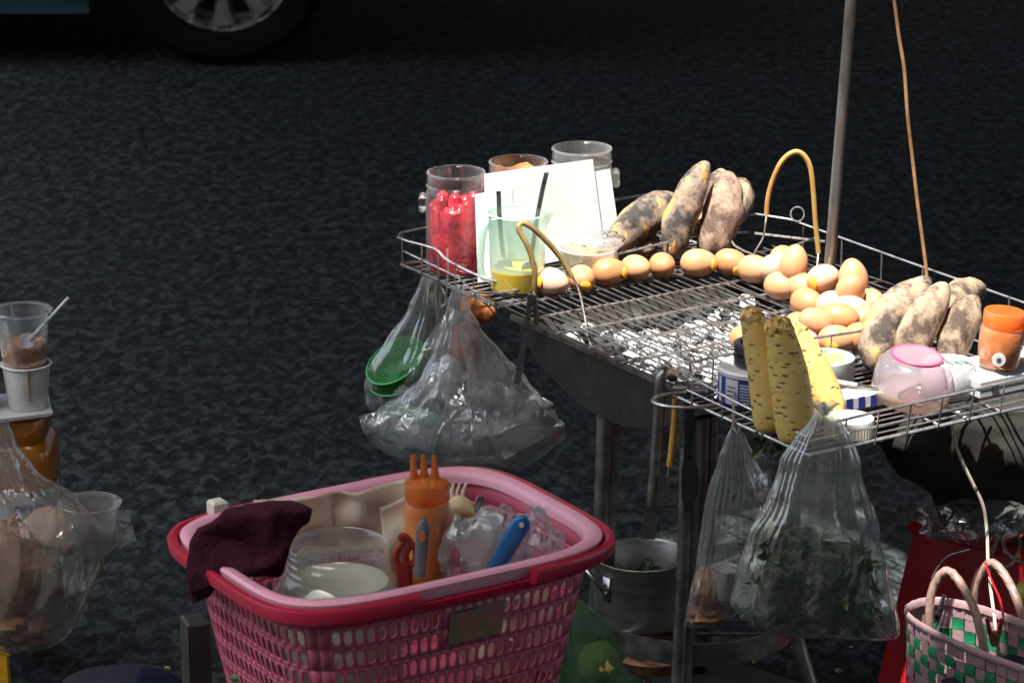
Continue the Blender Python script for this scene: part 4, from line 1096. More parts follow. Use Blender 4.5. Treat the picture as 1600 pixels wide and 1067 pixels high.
# bag with the green bowl, behind
Y1 = 4.93
t = thing('bowl_bag', 'thin clear bag with a green bowl hanging under the red jar', 'plastic bag', aty(672, 420, Y1))
obj('film', bag([(416,668,676),(440,655,690),(480,636,706),(530,603,716),(575,574,722),(605,567,722),(630,570,720),(655,590,705)], Y1, .42, 1, 11, .10), 'bag_soft', t, auto=180)
rotb = Matrix.Rotation(R(-28), 3, 'Y') @ Matrix.Rotation(R(22), 3, 'X')
cbowl = aty(632, 585, Y1)
prof = [(.015,-.030),(.032,-.028),(.048,-.010),(.057,.010),(.060,.014),(.058,.015),(.054,.008),(.045,-.012),(.03,-.025),(.012,-.026)]
tag(obj('green_bowl', MB().lathe(prof, cbowl, 40, rotb, (True, False)), 'green_bowl'), 'green plastic bowl tilted inside the clear bag under the jars', 'bowl')
prof2 = [(.012,-.026),(.03,-.022),(.046,-.004),(.053,.014),(.050,.015),(.043,-.004),(.028,-.018),(.012,-.020)]
tag(obj('green_bowl', MB().lathe(prof2, cbowl + rotb @ Vector((0,0,.020)), 40, rotb, (True, False)), 'green_bowl'), 'smaller green bowl nested in the tilted green bowl', 'bowl')
# big clear bag in front
Y2 = 4.70
t = thing('carrier_bag', 'shiny clear carrier bag stuffed with packages hanging at the left tray corner', 'plastic bag', aty(713, 455, Y2))
obj('film', bag([(452,706,720),(475,698,730),(510,690,752),(550,672,790),(590,655,825),(620,622,842),(645,580,862),(662,570,884),(680,580,888),(700,592,858),(718,630,830),(733,705,795)], Y2, .40, 4, 8, .13, wob=.010, n=56), 'bag_clear', t, auto=180)
knot(aty(713, 458, Y2), .014, 1, 'bag_knot', t)
# loose inner skins of film crossing the bag
def sheetfilm(pix, Y, seed, m, parent, name='film_fold', amp=.012, n=18):
    a, b, c, d = pix; rows = []
    for i in range(n+1):
        v = i/n; r = []
        for j in range(n+1):
            u = j/n
            x = (a[0]*(1-u)+b[0]*u)*(1-v) + (d[0]*(1-u)+c[0]*u)*v; y = (a[1]*(1-u)+b[1]*u)*(1-v) + (d[1]*(1-u)+c[1]*u)*v
            p = aty(x, y, Y)
            p += Vector((noise.noise(p*30+Vector((seed,0,0)))*amp*.6, noise.noise(p*24+Vector((0,seed,0)))*amp*2.2, noise.noise(p*30+Vector((0,0,seed)))*amp*.6))
            r.append(p)
        rows.append(r)
    return obj(name, MB().loft(rows, close=False, cap=(False, False)), m, parent, auto=180)
sheetfilm([(705,480),(735,490),(700,600),(590,650)], Y2-.045, 2, 'bag_clear', t)
sheetfilm([(720,480),(752,520),(850,650),(740,690)], Y2-.05, 7, 'bag_clear', t)
sheetfilm([(650,600),(720,560),(740,700),(600,700)], Y2-.055, 9, 'bag_clear', t)
sheetfilm([(560,655),(600,640),(620,700),(590,700)], Y2-.02, 12, 'bag_clear', t)
rz = Matrix.Rotation(R(-24), 3, 'Y') @ Matrix.Rotation(R(20), 3, 'Z')
c = aty(815, 672, Y2+.005)
bx_ = thing('foam_box', 'white lidded box lying aslant at the right in the clear carrier bag', 'box', c)
obj('box_base', MB().box(c, (.052, .04, .022), rz, .006), 'foam_box', bx_)
obj('box_lid', MB().box(c + rz @ Vector((0,0,.026)), (.054, .042, .004), rz, .002), 'white_plastic', bx_)
rz = Matrix.Rotation(R(14), 3, 'Y') @ Matrix.Rotation(R(-12), 3, 'Z')
c = aty(645, 668, Y2+.0)
bx_ = thing('mint_carton', 'mint and white carton with dark print at the left in the carrier bag', 'carton', c)
obj('carton_body', MB().box(c, (.046, .028, .026), rz, .004), 'mint_box', bx_)
obj('carton_label', MB().box(c + rz @ Vector((.004,-.0286,-.002)), (.034, .0008, .017), rz), 'label_paper', bx_)
for dx, w_ in ((-.012,.009),(.010,.004)):
    obj('print_mark', MB().box(c + rz @ Vector((dx,-.0298,.008)), (w_, .0006, .003), rz), 'ink', bx_)
c = aty(730, 640, Y2+.01)
tag(obj('paper_packet', MB().box(c, (.034, .022, .036), Matrix.Rotation(R(12), 3, 'Y'), .006), 'white_paper'), 'white paper packet in the middle of the clear carrier bag', 'packet')
root('soft orange snack near the top of the clear carrier bag', aty(722, 505, Y2+.005), aty(735, 590, Y2+.005), .022, 'orange_food', name='orange_snack', cat='food', seed=33)
crumple('crushed white tissue above the packet in the clear carrier bag', aty(705, 590, Y2+.0), .030, .020, .028, 'white_paper', 17, 'tissue', .5, cat='tissue')
crumple('crushed clear wrapper between the boxes in the carrier bag', aty(775, 630, Y2+.0), .040, .024, .032, 'bag_knot', 18, 'clear_wrapper', .5, cat='wrapper')
crumple('crushed pale wrapper low in the clear carrier bag', aty(720, 690, Y2+.0), .055, .026, .022, 'bag_knot', 19, 'clear_wrapper', .45, cat='wrapper')
# orange and white bag hanging right of the tools
Y3 = 4.20
t = thing('snack_bag', 'cloudy bag of brown food hanging between the tools and the greens', 'plastic bag', aty(1148, 670, Y3))
obj('film', bag([(664,1143,1153),(690,1132,1168),(715,1122,1182),(760,1108,1206),(820,1096,1204),(880,1086,1200),(930,1080,1175),(960,1074,1150),(980,1068,1118)], Y3, .45, 6, 8, .12), 'bag_soft', t, auto=180)
sheetfilm([(1165,715),(1208,705),(1200,800),(1160,790)], Y3-.04, 3, 'bag_soft', t)
crumple('brown orange food at the bottom of the cloudy snack bag', aty(1106, 918, Y3), .017, .016, .030, 'brown_orange', 35, 'brown_snack', .4, cat='food')
crumple('reddish lump sagging in the tip of the snack bag', aty(1106, 960, Y3), .026, .016, .012, 'brown_food', 36, 'brown_snack', .4, cat='food')
cu = aty(1132, 932, Y3-.0)
tag(obj('white_cup', MB().lathe([(.016,.0),(.017,.002),(.021,.042),(.022,.043),(.020,.042),(.016,.004)], cu, 28, cap=(True, False)), 'white_plastic'), 'small white cup inside the cloudy snack bag', 'cup')
# bag of greens
Y4 = 3.985
t = thing('greens_bag', 'large clear bag of green leaves tied to the front of the tray', 'plastic bag', aty(1286, 650, Y4))
obj('film', bag([(636,1280,1300),(655,1266,1312),(685,1242,1330),(720,1220,1346),(780,1196,1360),(840,1172,1376),(900,1150,1390),(945,1142,1400),(970,1160,1404),(988,1210,1404),(994,1290,1400)], Y4, .46, 8, 9, .11, n=56, wob=.009), 'bag_greens', t, auto=180)
knot(aty(1288, 648, Y4), .020, 4, 'bag_knot', t)
sheetfilm([(1366,930),(1392,880),(1408,985),(1385,990)], Y4-.02, 5, 'bag_greens', t)
gc = aty(1272, 905, Y4)
def vol_g(r):
    while True:
        x, y = r.uniform(1152, 1392), r.uniform(822, 966)
        lo_ = 1204 - (y-820)*.24; hi_ = 1340 + (y-820)*.16
        if y > 846 + 16*math.sin(x*.03) and lo_ < x < hi_ and (y < 950 or x > 1210): break
    return aty(x, y, Y4 + r.uniform(-.028, .03))
leafmass('leafy_greens', 'dark leafy greens heaped in the large clear bag', vol_g, 1500, .020, 'leaf_dark', 11, 'greens')
leafmass('leafy_greens', 'brighter green leaves mixed through the large clear bag', vol_g, 600, .019, 'leaf_mid', 12, 'greens')
rnd = random.Random(9); mb = MB()
for i in range(46):
    p = vol_g(rnd); q = p + Vector((rnd.uniform(-.05,.05), rnd.uniform(-.02,.02), rnd.uniform(-.02,.05)))
    mb.tube([p, (p+q)/2 + Vector((rnd.uniform(-.01,.01),0,.004)), q], .0012, 5)
tag(obj('leaf_stems', mb, 'stem'), 'thin pale stems among the bagged greens', 'greens', kind='stuff')
def vol_t(r): p = aty(r.uniform(1188, 1232), r.uniform(680, 700), 4.10 + r.uniform(-.02,.02)); return p
leafmass('herb_sprig', 'dark herb sprig tucked under the peeled roots', vol_t, 60, .016, 'leaf_dark', 21, 'herb')
# translucent green bag on the ground
Y6 = 4.40
t = thing('green_bag', 'translucent green bag slumped behind the pink basket', 'plastic bag', atz(935, 1067, 0) * 1.0)
ORG[t] = Vector((.115, Y6, 0)); t.location = ORG[t]
obj('film', bag([(935,888,905),(955,875,935),(985,865,975),(1020,860,1000),(1060,855,1018),(1100,850,1028),(1135,852,1026)], Y6, .5, 12, 7, .12), 'bag_green', t, auto=180)
tag(obj('pale_melon', MB().lathe([(.001,-.035),(.02,-.03),(.034,-.012),(.036,.004),(.028,.022),(.012,.031),(.001,.032)], aty(940, 1035, Y6), 28), 'pale_sauce'), 'pale green round fruit inside the translucent green bag', 'fruit')
# left bag with brown food
Y5 = 4.38
t = thing('food_bag', 'big clear bag of brown food hanging at the left edge before the amber jug', 'plastic bag', aty(20, 690, Y5))
obj('film', bag([(655,-20,12),(690,-50,24),(740,-80,60),(780,-95,118),(830,-100,166),(880,-100,164),(930,-98,138),(965,-90,118),(1000,-70,98),(1022,-20,60)], Y5, .5, 15, 9, .10, wob=.009), 'bag_soft', t, auto=180)
sheetfilm([(95,870),(125,860),(135,920),(100,935)], Y5-.09, 26, 'bag_clear', t, amp=.004)
crumple('lumpy brown food parcel filling the left food bag', aty(15, 890, Y5+.005), .074, .045, .070, 'brown_food', 31, 'brown_parcel', .42, cat='food')
crumple('olive brown food parcel at the bottom of the left food bag', aty(25, 975, Y5), .050, .035, .028, 'brown_orange', 33, 'brown_parcel', .4, cat='food')
crumple('crumpled brown wrapper at the top of the left food bag', aty(90, 830, Y5+.01), .045, .035, .035, 'kraft_stained', 35, 'brown_wrapper', .3, cat='wrapper')
# clear cup sitting in the mouth of that bag
cc = aty(143, 862, Y5+.0)
t = thing('clear_cup', 'empty clear plastic tub with a tape wrapped lip beside the left food bag', 'tub', cc)
obj('tub_wall', MB().lathe([(.005,.0),(.030,.0),(.032,.003),(.041,.072),(.0465,.074),(.047,.077),(.0455,.078),(.0405,.076),(.031,.006),(.005,.003)], cc, 44, cap=(True, False)), 'clear_cloudy', t)
sheetfilm([(178,795),(208,796),(205,815),(180,812)], Y5-.01, 31, 'bag_clear', t, 'tape_lip', .004, 10)
sheetfilm([(180,812),(206,812),(212,845),(176,858)], Y5-.012, 33, 'bag_clear', t, 'tape_tail', .006, 10)
# ------------------------------------------------------------------ pink laundry basket
BC, BAx, BBx, BTH, BN = Vector((-.1467, 3.647, 0)), .2413, .1908, .558, 4.55
BRZ, BFZ = .60, .385
def sup_points(nn):
    fine = []
    for i in range(2000):
        q = 2*math.pi*i/2000; c, s = math.cos(q), math.sin(q)
        fine.append((math.copysign(abs(c)**(2/BN), c), math.copysign(abs(s)**(2/BN), s)))
    L = [0]
    for i in range(2000):
        a, b = fine[i], fine[(i+1) % 2000]; L.append(L[-1] + math.hypot((a[0]-b[0])*BAx, (a[1]-b[1])*BBx))
    out = []; j = 0
    for k_ in range(nn):
        t = L[-1]*k_/nn
        while L[j+1] < t: j += 1
        u = (t - L[j])/max(1e-9, L[j+1]-L[j]); a, b = fine[j], fine[(j+1) % 2000]
        out.append((a[0]+(b[0]-a[0])*u, a[1]+(b[1]-a[1])*u))
    return out, L[-1]
NCOL = 96
SP, PER = sup_points(NCOL*4)
def bp(idx, off, z):
    """point on the basket outline: idx in quarter columns, off outward, tapering with height"""
    f = idx % len(SP); i = int(f); u = f - i; a, b = SP[i], SP[(i+1) % len(SP)]
    ux, uy = a[0]+(b[0]-a[0])*u, a[1]+(b[1]-a[1])*u
    k_ = 1 - .20*(BRZ - z)/.25
    x, y = ux*(BAx*k_ + off), uy*(BBx*k_ + off)
    c, s = math.cos(BTH), math.sin(BTH)
    return Vector((BC.x + x*c - y*s, BC.y + x*s + y*c, z))
bk = thing('pink_basket', 'pink plastic lattice laundry basket with crimson handles, full of kitchen things', 'basket', (BC.x, BC.y, BFZ))
mb = MB(); WO = -.020
rowsz = [.566 - .0285*i for i in range(7)]
def corner(col):
    a = SP[(col*4+2) % len(SP)]; return abs(a[0]) > .80 and abs(a[1]) > .80
def dirloc(col): a = SP[(col*4+2) % len(SP)]; return a
# solid band under the rim
mb.loft([[bp(i*2, WO, z) for i in range(NCOL*2)] for z in (.596, .58, .566)], cap=(False, False))
for r_ in range(len(rowsz)-1):
    z1, z0 = rowsz[r_], rowsz[r_+1]
    for col in range(NCOL):
        i0 = col*4; a = dirloc(col)
        panel = a[1] < -.9 and -.10 < a[0] < .24 and r_ < 2
        if corner(col) or panel:
            mb.add([bp(i0, WO, z0), bp(i0+2, WO, z0), bp(i0+4, WO, z0), bp(i0+4, WO, z1), bp(i0+2, WO, z1), bp(i0, WO, z1)], [(0,1,2,3,4,5)])
            continue
        e, f = .62, .0052
        zi0, zi1 = z0 + f*.9, z1 - f*.9
        ch, cz = .65, .0045
        out = [bp(i0, WO, z0), bp(i0+4, WO, z0), bp(i0+4, WO, z1), bp(i0, WO, z1)]
        inn = [bp(i0+e+ch, WO, zi0), bp(i0+4-e-ch, WO, zi0), bp(i0+4-e, WO, zi0+cz), bp(i0+4-e, WO, zi1-cz), bp(i0+4-e-ch, WO, zi1), bp(i0+e+ch, WO, zi1), bp(i0+e, WO, zi1-cz), bp(i0+e, WO, zi0+cz)]
        mb.add(out + inn, [(0,1,5,4),(1,6,5),(1,2,7,6),(2,8,7),(2,3,9,8),(3,10,9),(3,0,11,10),(0,4,11)])
obj('lattice_wall', mb, 'basket_pink', bk, solid=.0028, auto=30)
mb = MB(); mb.loft([[bp(i*4, WO, z) for i in range(NCOL)] for z in (rowsz[-1], BFZ)], cap=(False, True))
obj('basket_floor', mb, 'basket_pink', bk, solid=.003)
# pale rounded lip
sec = [(-.027,.590),(-.0275,.597),(-.026,.602),(-.021,.605),(-.013,.605),(-.009,.602),(-.0085,.590),(-.010,.586)]
mb = MB(); nq = 160
rings = [[bp(i*len(SP)/nq, o_, z) for o_, z in sec] for i in range(nq+1)]
obj('lip', MB().loft(rings, cap=(False, False)), 'basket_lip', bk)
# two folding handles lying along the rim
def handle_rng(a0, a1, sec):
    rings = []
    for i in range(81):
        rings.append([bp((a0 + (a1-a0)*i/80) % len(SP), o_, z) for o_, z in sec])
    return MB().loft(rings)
hs = [(-.006,.582),(-.0055,.598),(-.002,.601),(.003,.600),(.0055,.596),(.006,.584),(.002,.580)]
L4 = len(SP)
# outline index 0 is the +x end of the long axis; front long side is three quarters round
fr = .75*L4; bkx = .25*L4
obj('handle', handle_rng(fr + .055*L4, fr + .055*L4 + .40*L4, hs), 'basket_crimson', bk)
obj('handle', handle_rng(bkx + .045*L4, bkx + .045*L4 + .455*L4 - .045*L4 , hs), 'basket_crimson', bk)
# under-rim crimson bead
hs2 = [(-.012,.574),(-.0105,.584),(-.007,.586),(-.004,.584),(-.004,.575),(-.008,.572)]
obj('rim_bead', MB().loft([[bp(i*L4/nq, o_, z) for o_, z in hs2] for i in range(nq+1)], cap=(False, False)), 'basket_crimson', bk)
# faded sticker on the front panel
i_s = fr + .010*L4
mb = MB().loft([[bp(fr - .012*L4 + .056*L4*j/8, WO+.0024, z) for j in range(9)] for z in (.560, .515)], close=False, cap=(False, False))
st = obj('sticker', mb, 'sticker_art', bk)
obj('sticker_line', MB().loft([[bp(fr - .010*L4 + .025*L4*j/8, WO+.0030, z) for j in range(9)] for z in (.5585, .5565)], close=False, cap=(False, False)), 'ink', st)
# post frame carrying the basket
sf = thing('steel_stand', 'grey steel stand with square posts under the pink basket', 'stand', (BC.x, BC.y, 0))
rb = Matrix.Rotation(BTH, 3, 'Z')
obj('stand_top', MB().box(BC + Vector((0,0,.372)), (.195, .165, .009), rb, .003), 'dark_steel', sf)
for sx, sy in ((-1,-1),(1,-1),(1,1),(-1,1)):
    obj('post', MB().box(BC + rb @ Vector((sx*.185, sy*.155, 0)) + Vector((0,0,.182)), (.012, .012, .181), rb, .002), 'dark_steel', sf)
pp = aty(308, 1000, 3.72)
obj('side_plate', MB().box(Vector((pp.x, 3.70, .24)), (.014, .02, .23), Matrix.Rotation(R(20), 3, 'Z'), .003), 'dark_steel', sf)

# ---- things in the basket
YJ = 3.60
jc = aty(528, 850, YJ); ch = .21; jb = Vector((jc.x, jc.y, jc.z - ch))
t = thing('glass_jar', 'large open glass jar in the pink basket beside the dark towel', 'jar', jb)
obj('jar_wall', MB().lathe([(.01,.0),(.060,.0),(.078,.010),(.081,.03),(.081,ch-.075),(.077,ch-.055),(.067,ch-.038),(.0625,ch-.034),(.0635,ch-.028),(.061,ch-.026),(.0630,ch-.018),(.061,ch-.015),(.0625,ch-.008),(.061,ch-.006),(.062,ch-.001),(.0605,ch),(.0588,ch-.002),(.0585,ch-.034),(.064,ch-.042),(.074,ch-.060),(.077,ch-.078),(.077,.012),(.01,.006)], jb, 64, cap=(True, False)), 'glass', t)
tag(obj('white_powder', MB().lathe([(.01,.008),(.058,.008),(.0755,.014),(.0755,ch-.078),(.070,ch-.058),(.060,ch-.046),(.04,ch-.050),(.001,ch-.048)], jb, 40), 'cream_plastic'), 'pale powder filling the lower part of the glass jar', 'food')
# towel
rows = [(786,404,470),(796,350,490),(815,338,492),(835,318,480),(855,296,458),(875,283,448),(893,277,444),(908,276,436),(918,277,330),(928,282,316)]
mb = bag(rows, 3.55, .42, 41, 5, .16, seg=90, n=46, wob=.026, top=True, pleat=0)
tw = thing('dark_towel', 'fluffy dark maroon towel hanging over the left rim of the pink basket', 'towel', aty(370, 928, 3.55))
# close the top too
to = obj('towel_cloth', mb, 'towel', tw, auto=80)
rnd = random.Random(2); fz = MB()
me = to.data
polys = [p for p in me.polygons]
for i in range(15000):
    p = rnd.choice(polys); c = Vector(p.center) + ORG[to]; nrm = Vector(p.normal)
    vs = [Vector(me.vertices[v].co) for v in p.vertices]
    wts = [rnd.random() for _ in vs]; sw = sum(wts); c = sum((v*w_ for v, w_ in zip(vs, wts)), Vector())/sw + ORG[to]
    d = (nrm + Vector((rnd.uniform(-.6,.6), rnd.uniform(-.6,.6), rnd.uniform(-.8,.3)))).normalized()*rnd.uniform(.004,.010)
    s = d.cross(Vector((rnd.uniform(-1,1), rnd.uniform(-1,1), rnd.uniform(-1,1)))).normalized()*.0010
    fz.add([c - s, c + s, c + d], [(0,1,2)])
tag(obj('towel_pile', fz, 'towel_fluff', tw, sm=False), kind='stuff')
# paper sheets
def paper(label, pix, Y, seed, m, amp=.008, curl=None):
    t = sheetfilm(pix, Y, seed, m, None, 'paper_sheet', amp); t.modifiers.new('thickness', 'SOLIDIFY').thickness = .0008
    return tag(t, label, 'paper', 'papers in the pink basket')
paper('stained brown paper sheet standing behind the glass jar', [(372,792),(520,770),(532,850),(400,870)], 3.73, 3, 'kraft_stained')
paper('wide pale paper sheet along the back of the pink basket', [(400,782),(640,752),(658,850),(420,880)], 3.76, 5, 'kraft', .010)
paper('small pale paper standing left of the orange bottle', [(592,790),(656,772),(654,880),(606,895)], 3.66, 8, 'kraft', .006)
tag(obj('white_stub', MB().box(aty(340, 795, 3.72), (.010, .010, .012), rb, .003), 'cream_plastic'), 'small white stub at the left rim of the pink basket', 'stub')
# orange sauce bottle
YB = 3.655
bt = aty(667, 748, YB); bb = Vector((bt.x, bt.y, bt.z - .175))
t = thing('sauce_bottle', 'orange squeeze bottle with three nozzles standing in the pink basket', 'bottle', bb)
obj('bottle_wall', MB().lathe([(.01,.0),(.027,.0),(.029,.004),(.029,.135),(.027,.146),(.0255,.150)], bb, 36, cap=(True, False)), 'jar_clear', t)
obj('bottle_fill', MB().lathe([(.01,.003),(.026,.003),(.0283,.006),(.0283,.134),(.0262,.145),(.001,.148)], bb, 30), 'orange_fill', t)
cap = obj('bottle_cap', MB().lathe([(.0262,.148),(.0275,.150),(.0275,.169),(.0265,.172),(.012,.176),(.001,.177)], bb, 36, cap=(False, True)), 'orange_plastic', t)
for x in (645, 661, 678):
    p0 = aty(x+2, 745, YB+.002); p1 = aty(x, 711, YB+.002)
    obj('nozzle', MB().tube([p0 - Vector((0,0,.004)), p0 + (p1-p0)*.4, p1], [.0062,.0042,.0028], 12), 'orange_plastic', cap)
# fork, root piece, red things
f0 = aty(716, 800, 3.74)
t = thing('plastic_fork', 'cream plastic fork standing behind the orange bottle', 'fork', f0)
obj('fork_neck', MB().tube([f0, aty(713, 778, 3.74)], [.004,.007], 8), 'cream_plastic', t)
for i in range(3):
    obj('tine', MB().tube([aty(707+7*i, 780, 3.74), aty(706+9*i, 766, 3.74), aty(709+10*i, 754, 3.74)], [.0026,.0024,.0016], 8), 'cream_plastic', t)
root('pale yellow root chunk lying behind the orange bottle', aty(700, 786, 3.72), aty(742, 808, 3.71), .016, 'pale_root', name='root_chunk', cat='root', seed=61)
root('red food scrap at the back of the pink basket', aty(742, 822, 3.73), aty(775, 796, 3.73), .014, 'red_pulp', name='red_scrap', cat='food', seed=62)
sp_ = thing('metal_spoon', 'small metal spoon standing near the red food scrap in the basket', 'spoon', aty(752, 812, 3.72))
obj('spoon_bowl', MB().lathe([(.001,-.003),(.005,-.002),(.0065,.0),(.0068,.001)], aty(751, 788, 3.72), 16, Matrix.Rotation(R(75), 3, 'X') @ Matrix.Scale(1.6, 3, Vector((0,1,0))), (True, False)), 'steel', sp_, solid=.0008)
obj('spoon_handle', MB().tube([aty(751, 795, 3.72), aty(756, 830, 3.72)], .0018, 8), 'steel', sp_)
# clear bag with a tub
cb2 = aty(778, 850, 3.60)
t = thing('knotted_bag', 'knotted clear bag with a clear tub at the right of the pink basket', 'plastic bag', cb2)
def crum(c, rx, ry, rz_, seed, amp=.3, n=22, seg=44):
    c = Vector(c); rings = []
    for i in range(n+1):
        tt = math.pi*i/n; ring = []
        for k_ in range(seg):
            q = 2*math.pi*k_/seg; v = Vector((math.sin(tt)*math.cos(q), math.sin(tt)*math.sin(q), -math.cos(tt)))
            f = 1 + amp*noise.noise(v*2.0 + Vector((seed,0,0))) + amp*.7*abs(noise.noise(v*4.2 + Vector((0,seed,0)))) + amp*.3*noise.noise(v*10 + Vector((0,0,seed)))
            ring.append(c + Vector((v.x*rx*f, v.y*ry*f, v.z*rz_*f)))
        rings.append(ring)
    return MB().loft(rings)
obj('film', crum(aty(775, 855, 3.61), .040, .036, .044, 4), 'bag_matte', t)
obj('film', crum(aty(830, 848, 3.63), .034, .036, .036, 8), 'bag_matte', t)
knot(aty(842, 805, 3.63), .014, 3, 'bag_matte', t); 
tag(obj('clear_tub', MB().lathe([(.005,.0),(.024,.0),(.033,.046),(.036,.048),(.032,.046),(.022,.004)], aty(762, 878, 3.60), 36, Matrix.Rotation(R(-18), 3, 'Y'), (True, False)), 'milk_plastic'), 'frosted tub wrapped in the knotted bag in the basket', 'tub')
crumple('pale wrapper leaning on the right of the orange bottle', aty(716, 870, 3.62), .020, .022, .048, 'bag_soft', 12)
# knives with coloured handles
def paddle(p0, p1, w0, w1, th, n=14):
    d = p1-p0; rings = []
    for i in range(n+1):
        t_ = i/n; w_ = w0 + (w1-w0)*t_
        if t_ > .8: w_ *= math.sqrt(max(.02, 1 - ((t_-.8)/.2)**2))
        c = p0 + d*t_; sx = Vector((d.z, 0, -d.x)).normalized()
        ring = []
        for k_ in range(12):
            q = 2*math.pi*k_/12; ring.append(c + sx*(w_*math.copysign(abs(math.cos(q))**.7, math.cos(q))) + Vector((0, th*math.sin(q), 0)))
        rings.append(ring)
    return MB().loft(rings)
YK = 3.50
YK = 3.575
p0, p1 = aty(772, 890, YK), aty(822, 806, YK)
t = thing('blue_knife', 'knife with a bright blue handle leaning on the front rim of the basket', 'knife', p0)
obj('handle', paddle(p0, p1, .0095, .0125, .005), 'blue_handle', t)
hc = aty(815, 820, YK-.006)
obj('hang_hole', MB().lathe([(.003,-.0005),(.003,.0008),(.0005,.0008)], hc, 14, rr_), 'white_plastic', t)
obj('blade', paddle(p0 + Vector((-.035,.02,-.10)), p0, .010, .009, .0012), 'steel', t)
p0, p1 = aty(655, 900, 3.52), aty(663, 810, 3.54)
t = thing('grey_peeler', 'grey handled tool with an orange eye before the orange bottle', 'peeler', p0)
obj('handle', paddle(p0, p1, .0070, .0085, .005), 'grey_handle', t)
obj('orange_eye', MB().lathe([(.0036,-.001),(.0036,.001),(.0005,.0012)], aty(660, 838, 3.525), 16, Matrix.Scale(2.0, 3, Vector((0,0,1))) @ rr_), 'orange_plastic', t)
t = thing('scissors', 'dark red scissors handle sticking up beside the glass jar', 'scissors', aty(634, 890, 3.57))
lp = [aty(x, y, 3.57) for x, y in ((628,890),(618,872),(624,856),(630,846),(626,838),(634,838),(644,850),(650,862),(648,878),(636,880),(634,866),(640,852))]
obj('finger_loop', MB().tube(smooth(lp, 4), .0042, 8), 'maroon_handle', t)
obj('shank', paddle(aty(634, 930, 3.57), aty(630, 878, 3.57), .008, .011, .004), 'maroon_handle', t)
# dark sauces bag seen through the lattice
crumple('dark green pack lying low inside the pink basket', BC + Vector((-.12,-.03,.45)), .07, .06, .05, 'leaf_mid', 4, 'green_pack', cat='packet')
crumple('pale cloth bundle low inside the right end of the basket', BC + Vector((.14,.05,.46)), .06, .07, .06, 'kraft', 14, 'cloth_bundle', cat='cloth')
# ------------------------------------------------------------------ left stand: stool, amber jug, board, cups
YL = 4.62
jz = .215
jx = aty(-6, 700, YL).x
jt = thing('amber_jug', 'wide square shouldered jug of amber liquid at the left edge', 'jug', (jx, YL, jz))
def sq(rx, z, n=4.5, seg=48):
    out = []
    for k_ in range(seg):
        q = 2*math.pi*k_/seg; c, s = math.cos(q), math.sin(q)
        out.append(Vector((jx + rx*math.copysign(abs(c)**(2/n), c), YL + .8*rx*math.copysign(abs(s)**(2/n), s), z)))
    return out
zt = aty(40, 655, YL-.06).z
prof = [(.080,jz),(.090,jz+.008),(.092,jz+.05),(.092,zt-.070),(.089,zt-.052),(.083,zt-.046),(.080,zt-.043),(.081,zt-.039),(.083,zt-.030),(.084,zt-.016),(.080,zt-.006),(.07,zt-.004)]
obj('jug_body', MB().loft([sq(r_, z) for r_, z in prof]), 'amber', jt)
y0 = aty(60, 768, YL-.07).z; y1 = aty(60, 815, YL-.07).z
lb = MB().loft([[p + (p - Vector((jx, YL, p.z))).normalized()*.0014 for p in sq(.092, z)[24:49]] + [sq(.0935, z)[0]] for z in (y1, y0)], close=False, cap=(False, False))
lbl = obj('jug_label', lb, 'label_paper', jt)
for i, (x, w_, col, yy) in enumerate(((44,.0022,'ink',774),(50,.003,'ink',773),(62,.0040,'green_print',772),(69,.0036,'green_print',771),(76,.0036,'green_print',770),(84,.0034,'green_print',768),(30,.006,'blue_print',795),(45,.007,'blue_print',793),(60,.006,'blue_print',791))):
    obj('print_mark', MB().box(aty(x, yy, YL - .80*.0935 - .0015), (w_, .0006, .0035)), col, lbl)
bd = thing('grey_board', 'thin pale grey board lying on top of the amber jug', 'board', (jx, YL, zt))
q = [aty(-160, 692, 4.50), aty(80, 641, 4.50), aty(80, 641, 4.50) + Vector((-.01,.15,0)), aty(-160, 692, 4.50) + Vector((-.02,.16,0))]
zb = zt + .002
pts = [Vector((-1.02, 4.43, zb)), Vector((-.690, 4.57, zb)), Vector((-.715, 4.68, zb)), Vector((-1.08, 4.58, zb))]
mb = MB().loft([[p for p in pts], [p + Vector((0,0,.005)) for p in pts]])
obj('board_slab', mb, 'grey_plastic', bd, sm=False)
edge = [pts[1] + Vector((-.004,-.006,.0)), pts[1] + Vector((.004,.0,.001)), pts[2] + Vector((.002,0,.001))]
obj('frayed_edge', MB().tube(edge, .0028, 6), 'black_plastic', bd)
zb += .005
def stackcup(label, c, r0_, r1_, h, m, name, grp=None, cat='cup', lipw=.003):
    return tag(obj(name, MB().lathe([(.004,.0),(r0_-.002,.0),(r0_,.002),(r1_,h-.003),(r1_+lipw,h-.003),(r1_+lipw+.0005,h-.001),(r1_+lipw-.001,h),(r1_-.0018,h-.001),(r0_-.002,.004),(.004,.003)], c, 44, cap=(True, False)), m), label, cat, grp)
cp_ = Vector((aty(44, 640, 4.60).x, 4.60, zb))
stackcup('white paper pot standing on the grey board, brown drip down its side', cp_, .029, .036, .070, 'white_plastic', 'white_pot')
o = [x for x in sc.objects if x.name.startswith('white_pot')][0]
obj('brown_drip', MB().tube([cp_ + Vector((.0085,-.0365,.069)), cp_ + Vector((.008,-.0345,.045)), cp_ + Vector((.0085,-.0315,.018))], [.0022,.0016,.0012], 7), 'brown_food', o)
cc2 = cp_ + Vector((-.002, 0, .052))
stackcup('clear plastic cup of brown meat floss stacked in the white pot', cc2, .032, .0405, .102, 'clear_plastic', 'clear_cup', lipw=.0045)
fl = MB().lathe([(.004,.004),(.0315,.005),(.0355,.046),(.028,.052),(.012,.045),(.001,.047)], cc2, 36)
for i, p in enumerate(fl.v): fl.v[i] = p + Vector((0,0,.010*noise.noise(p*70))) if p.z > cc2.z+.03 else p
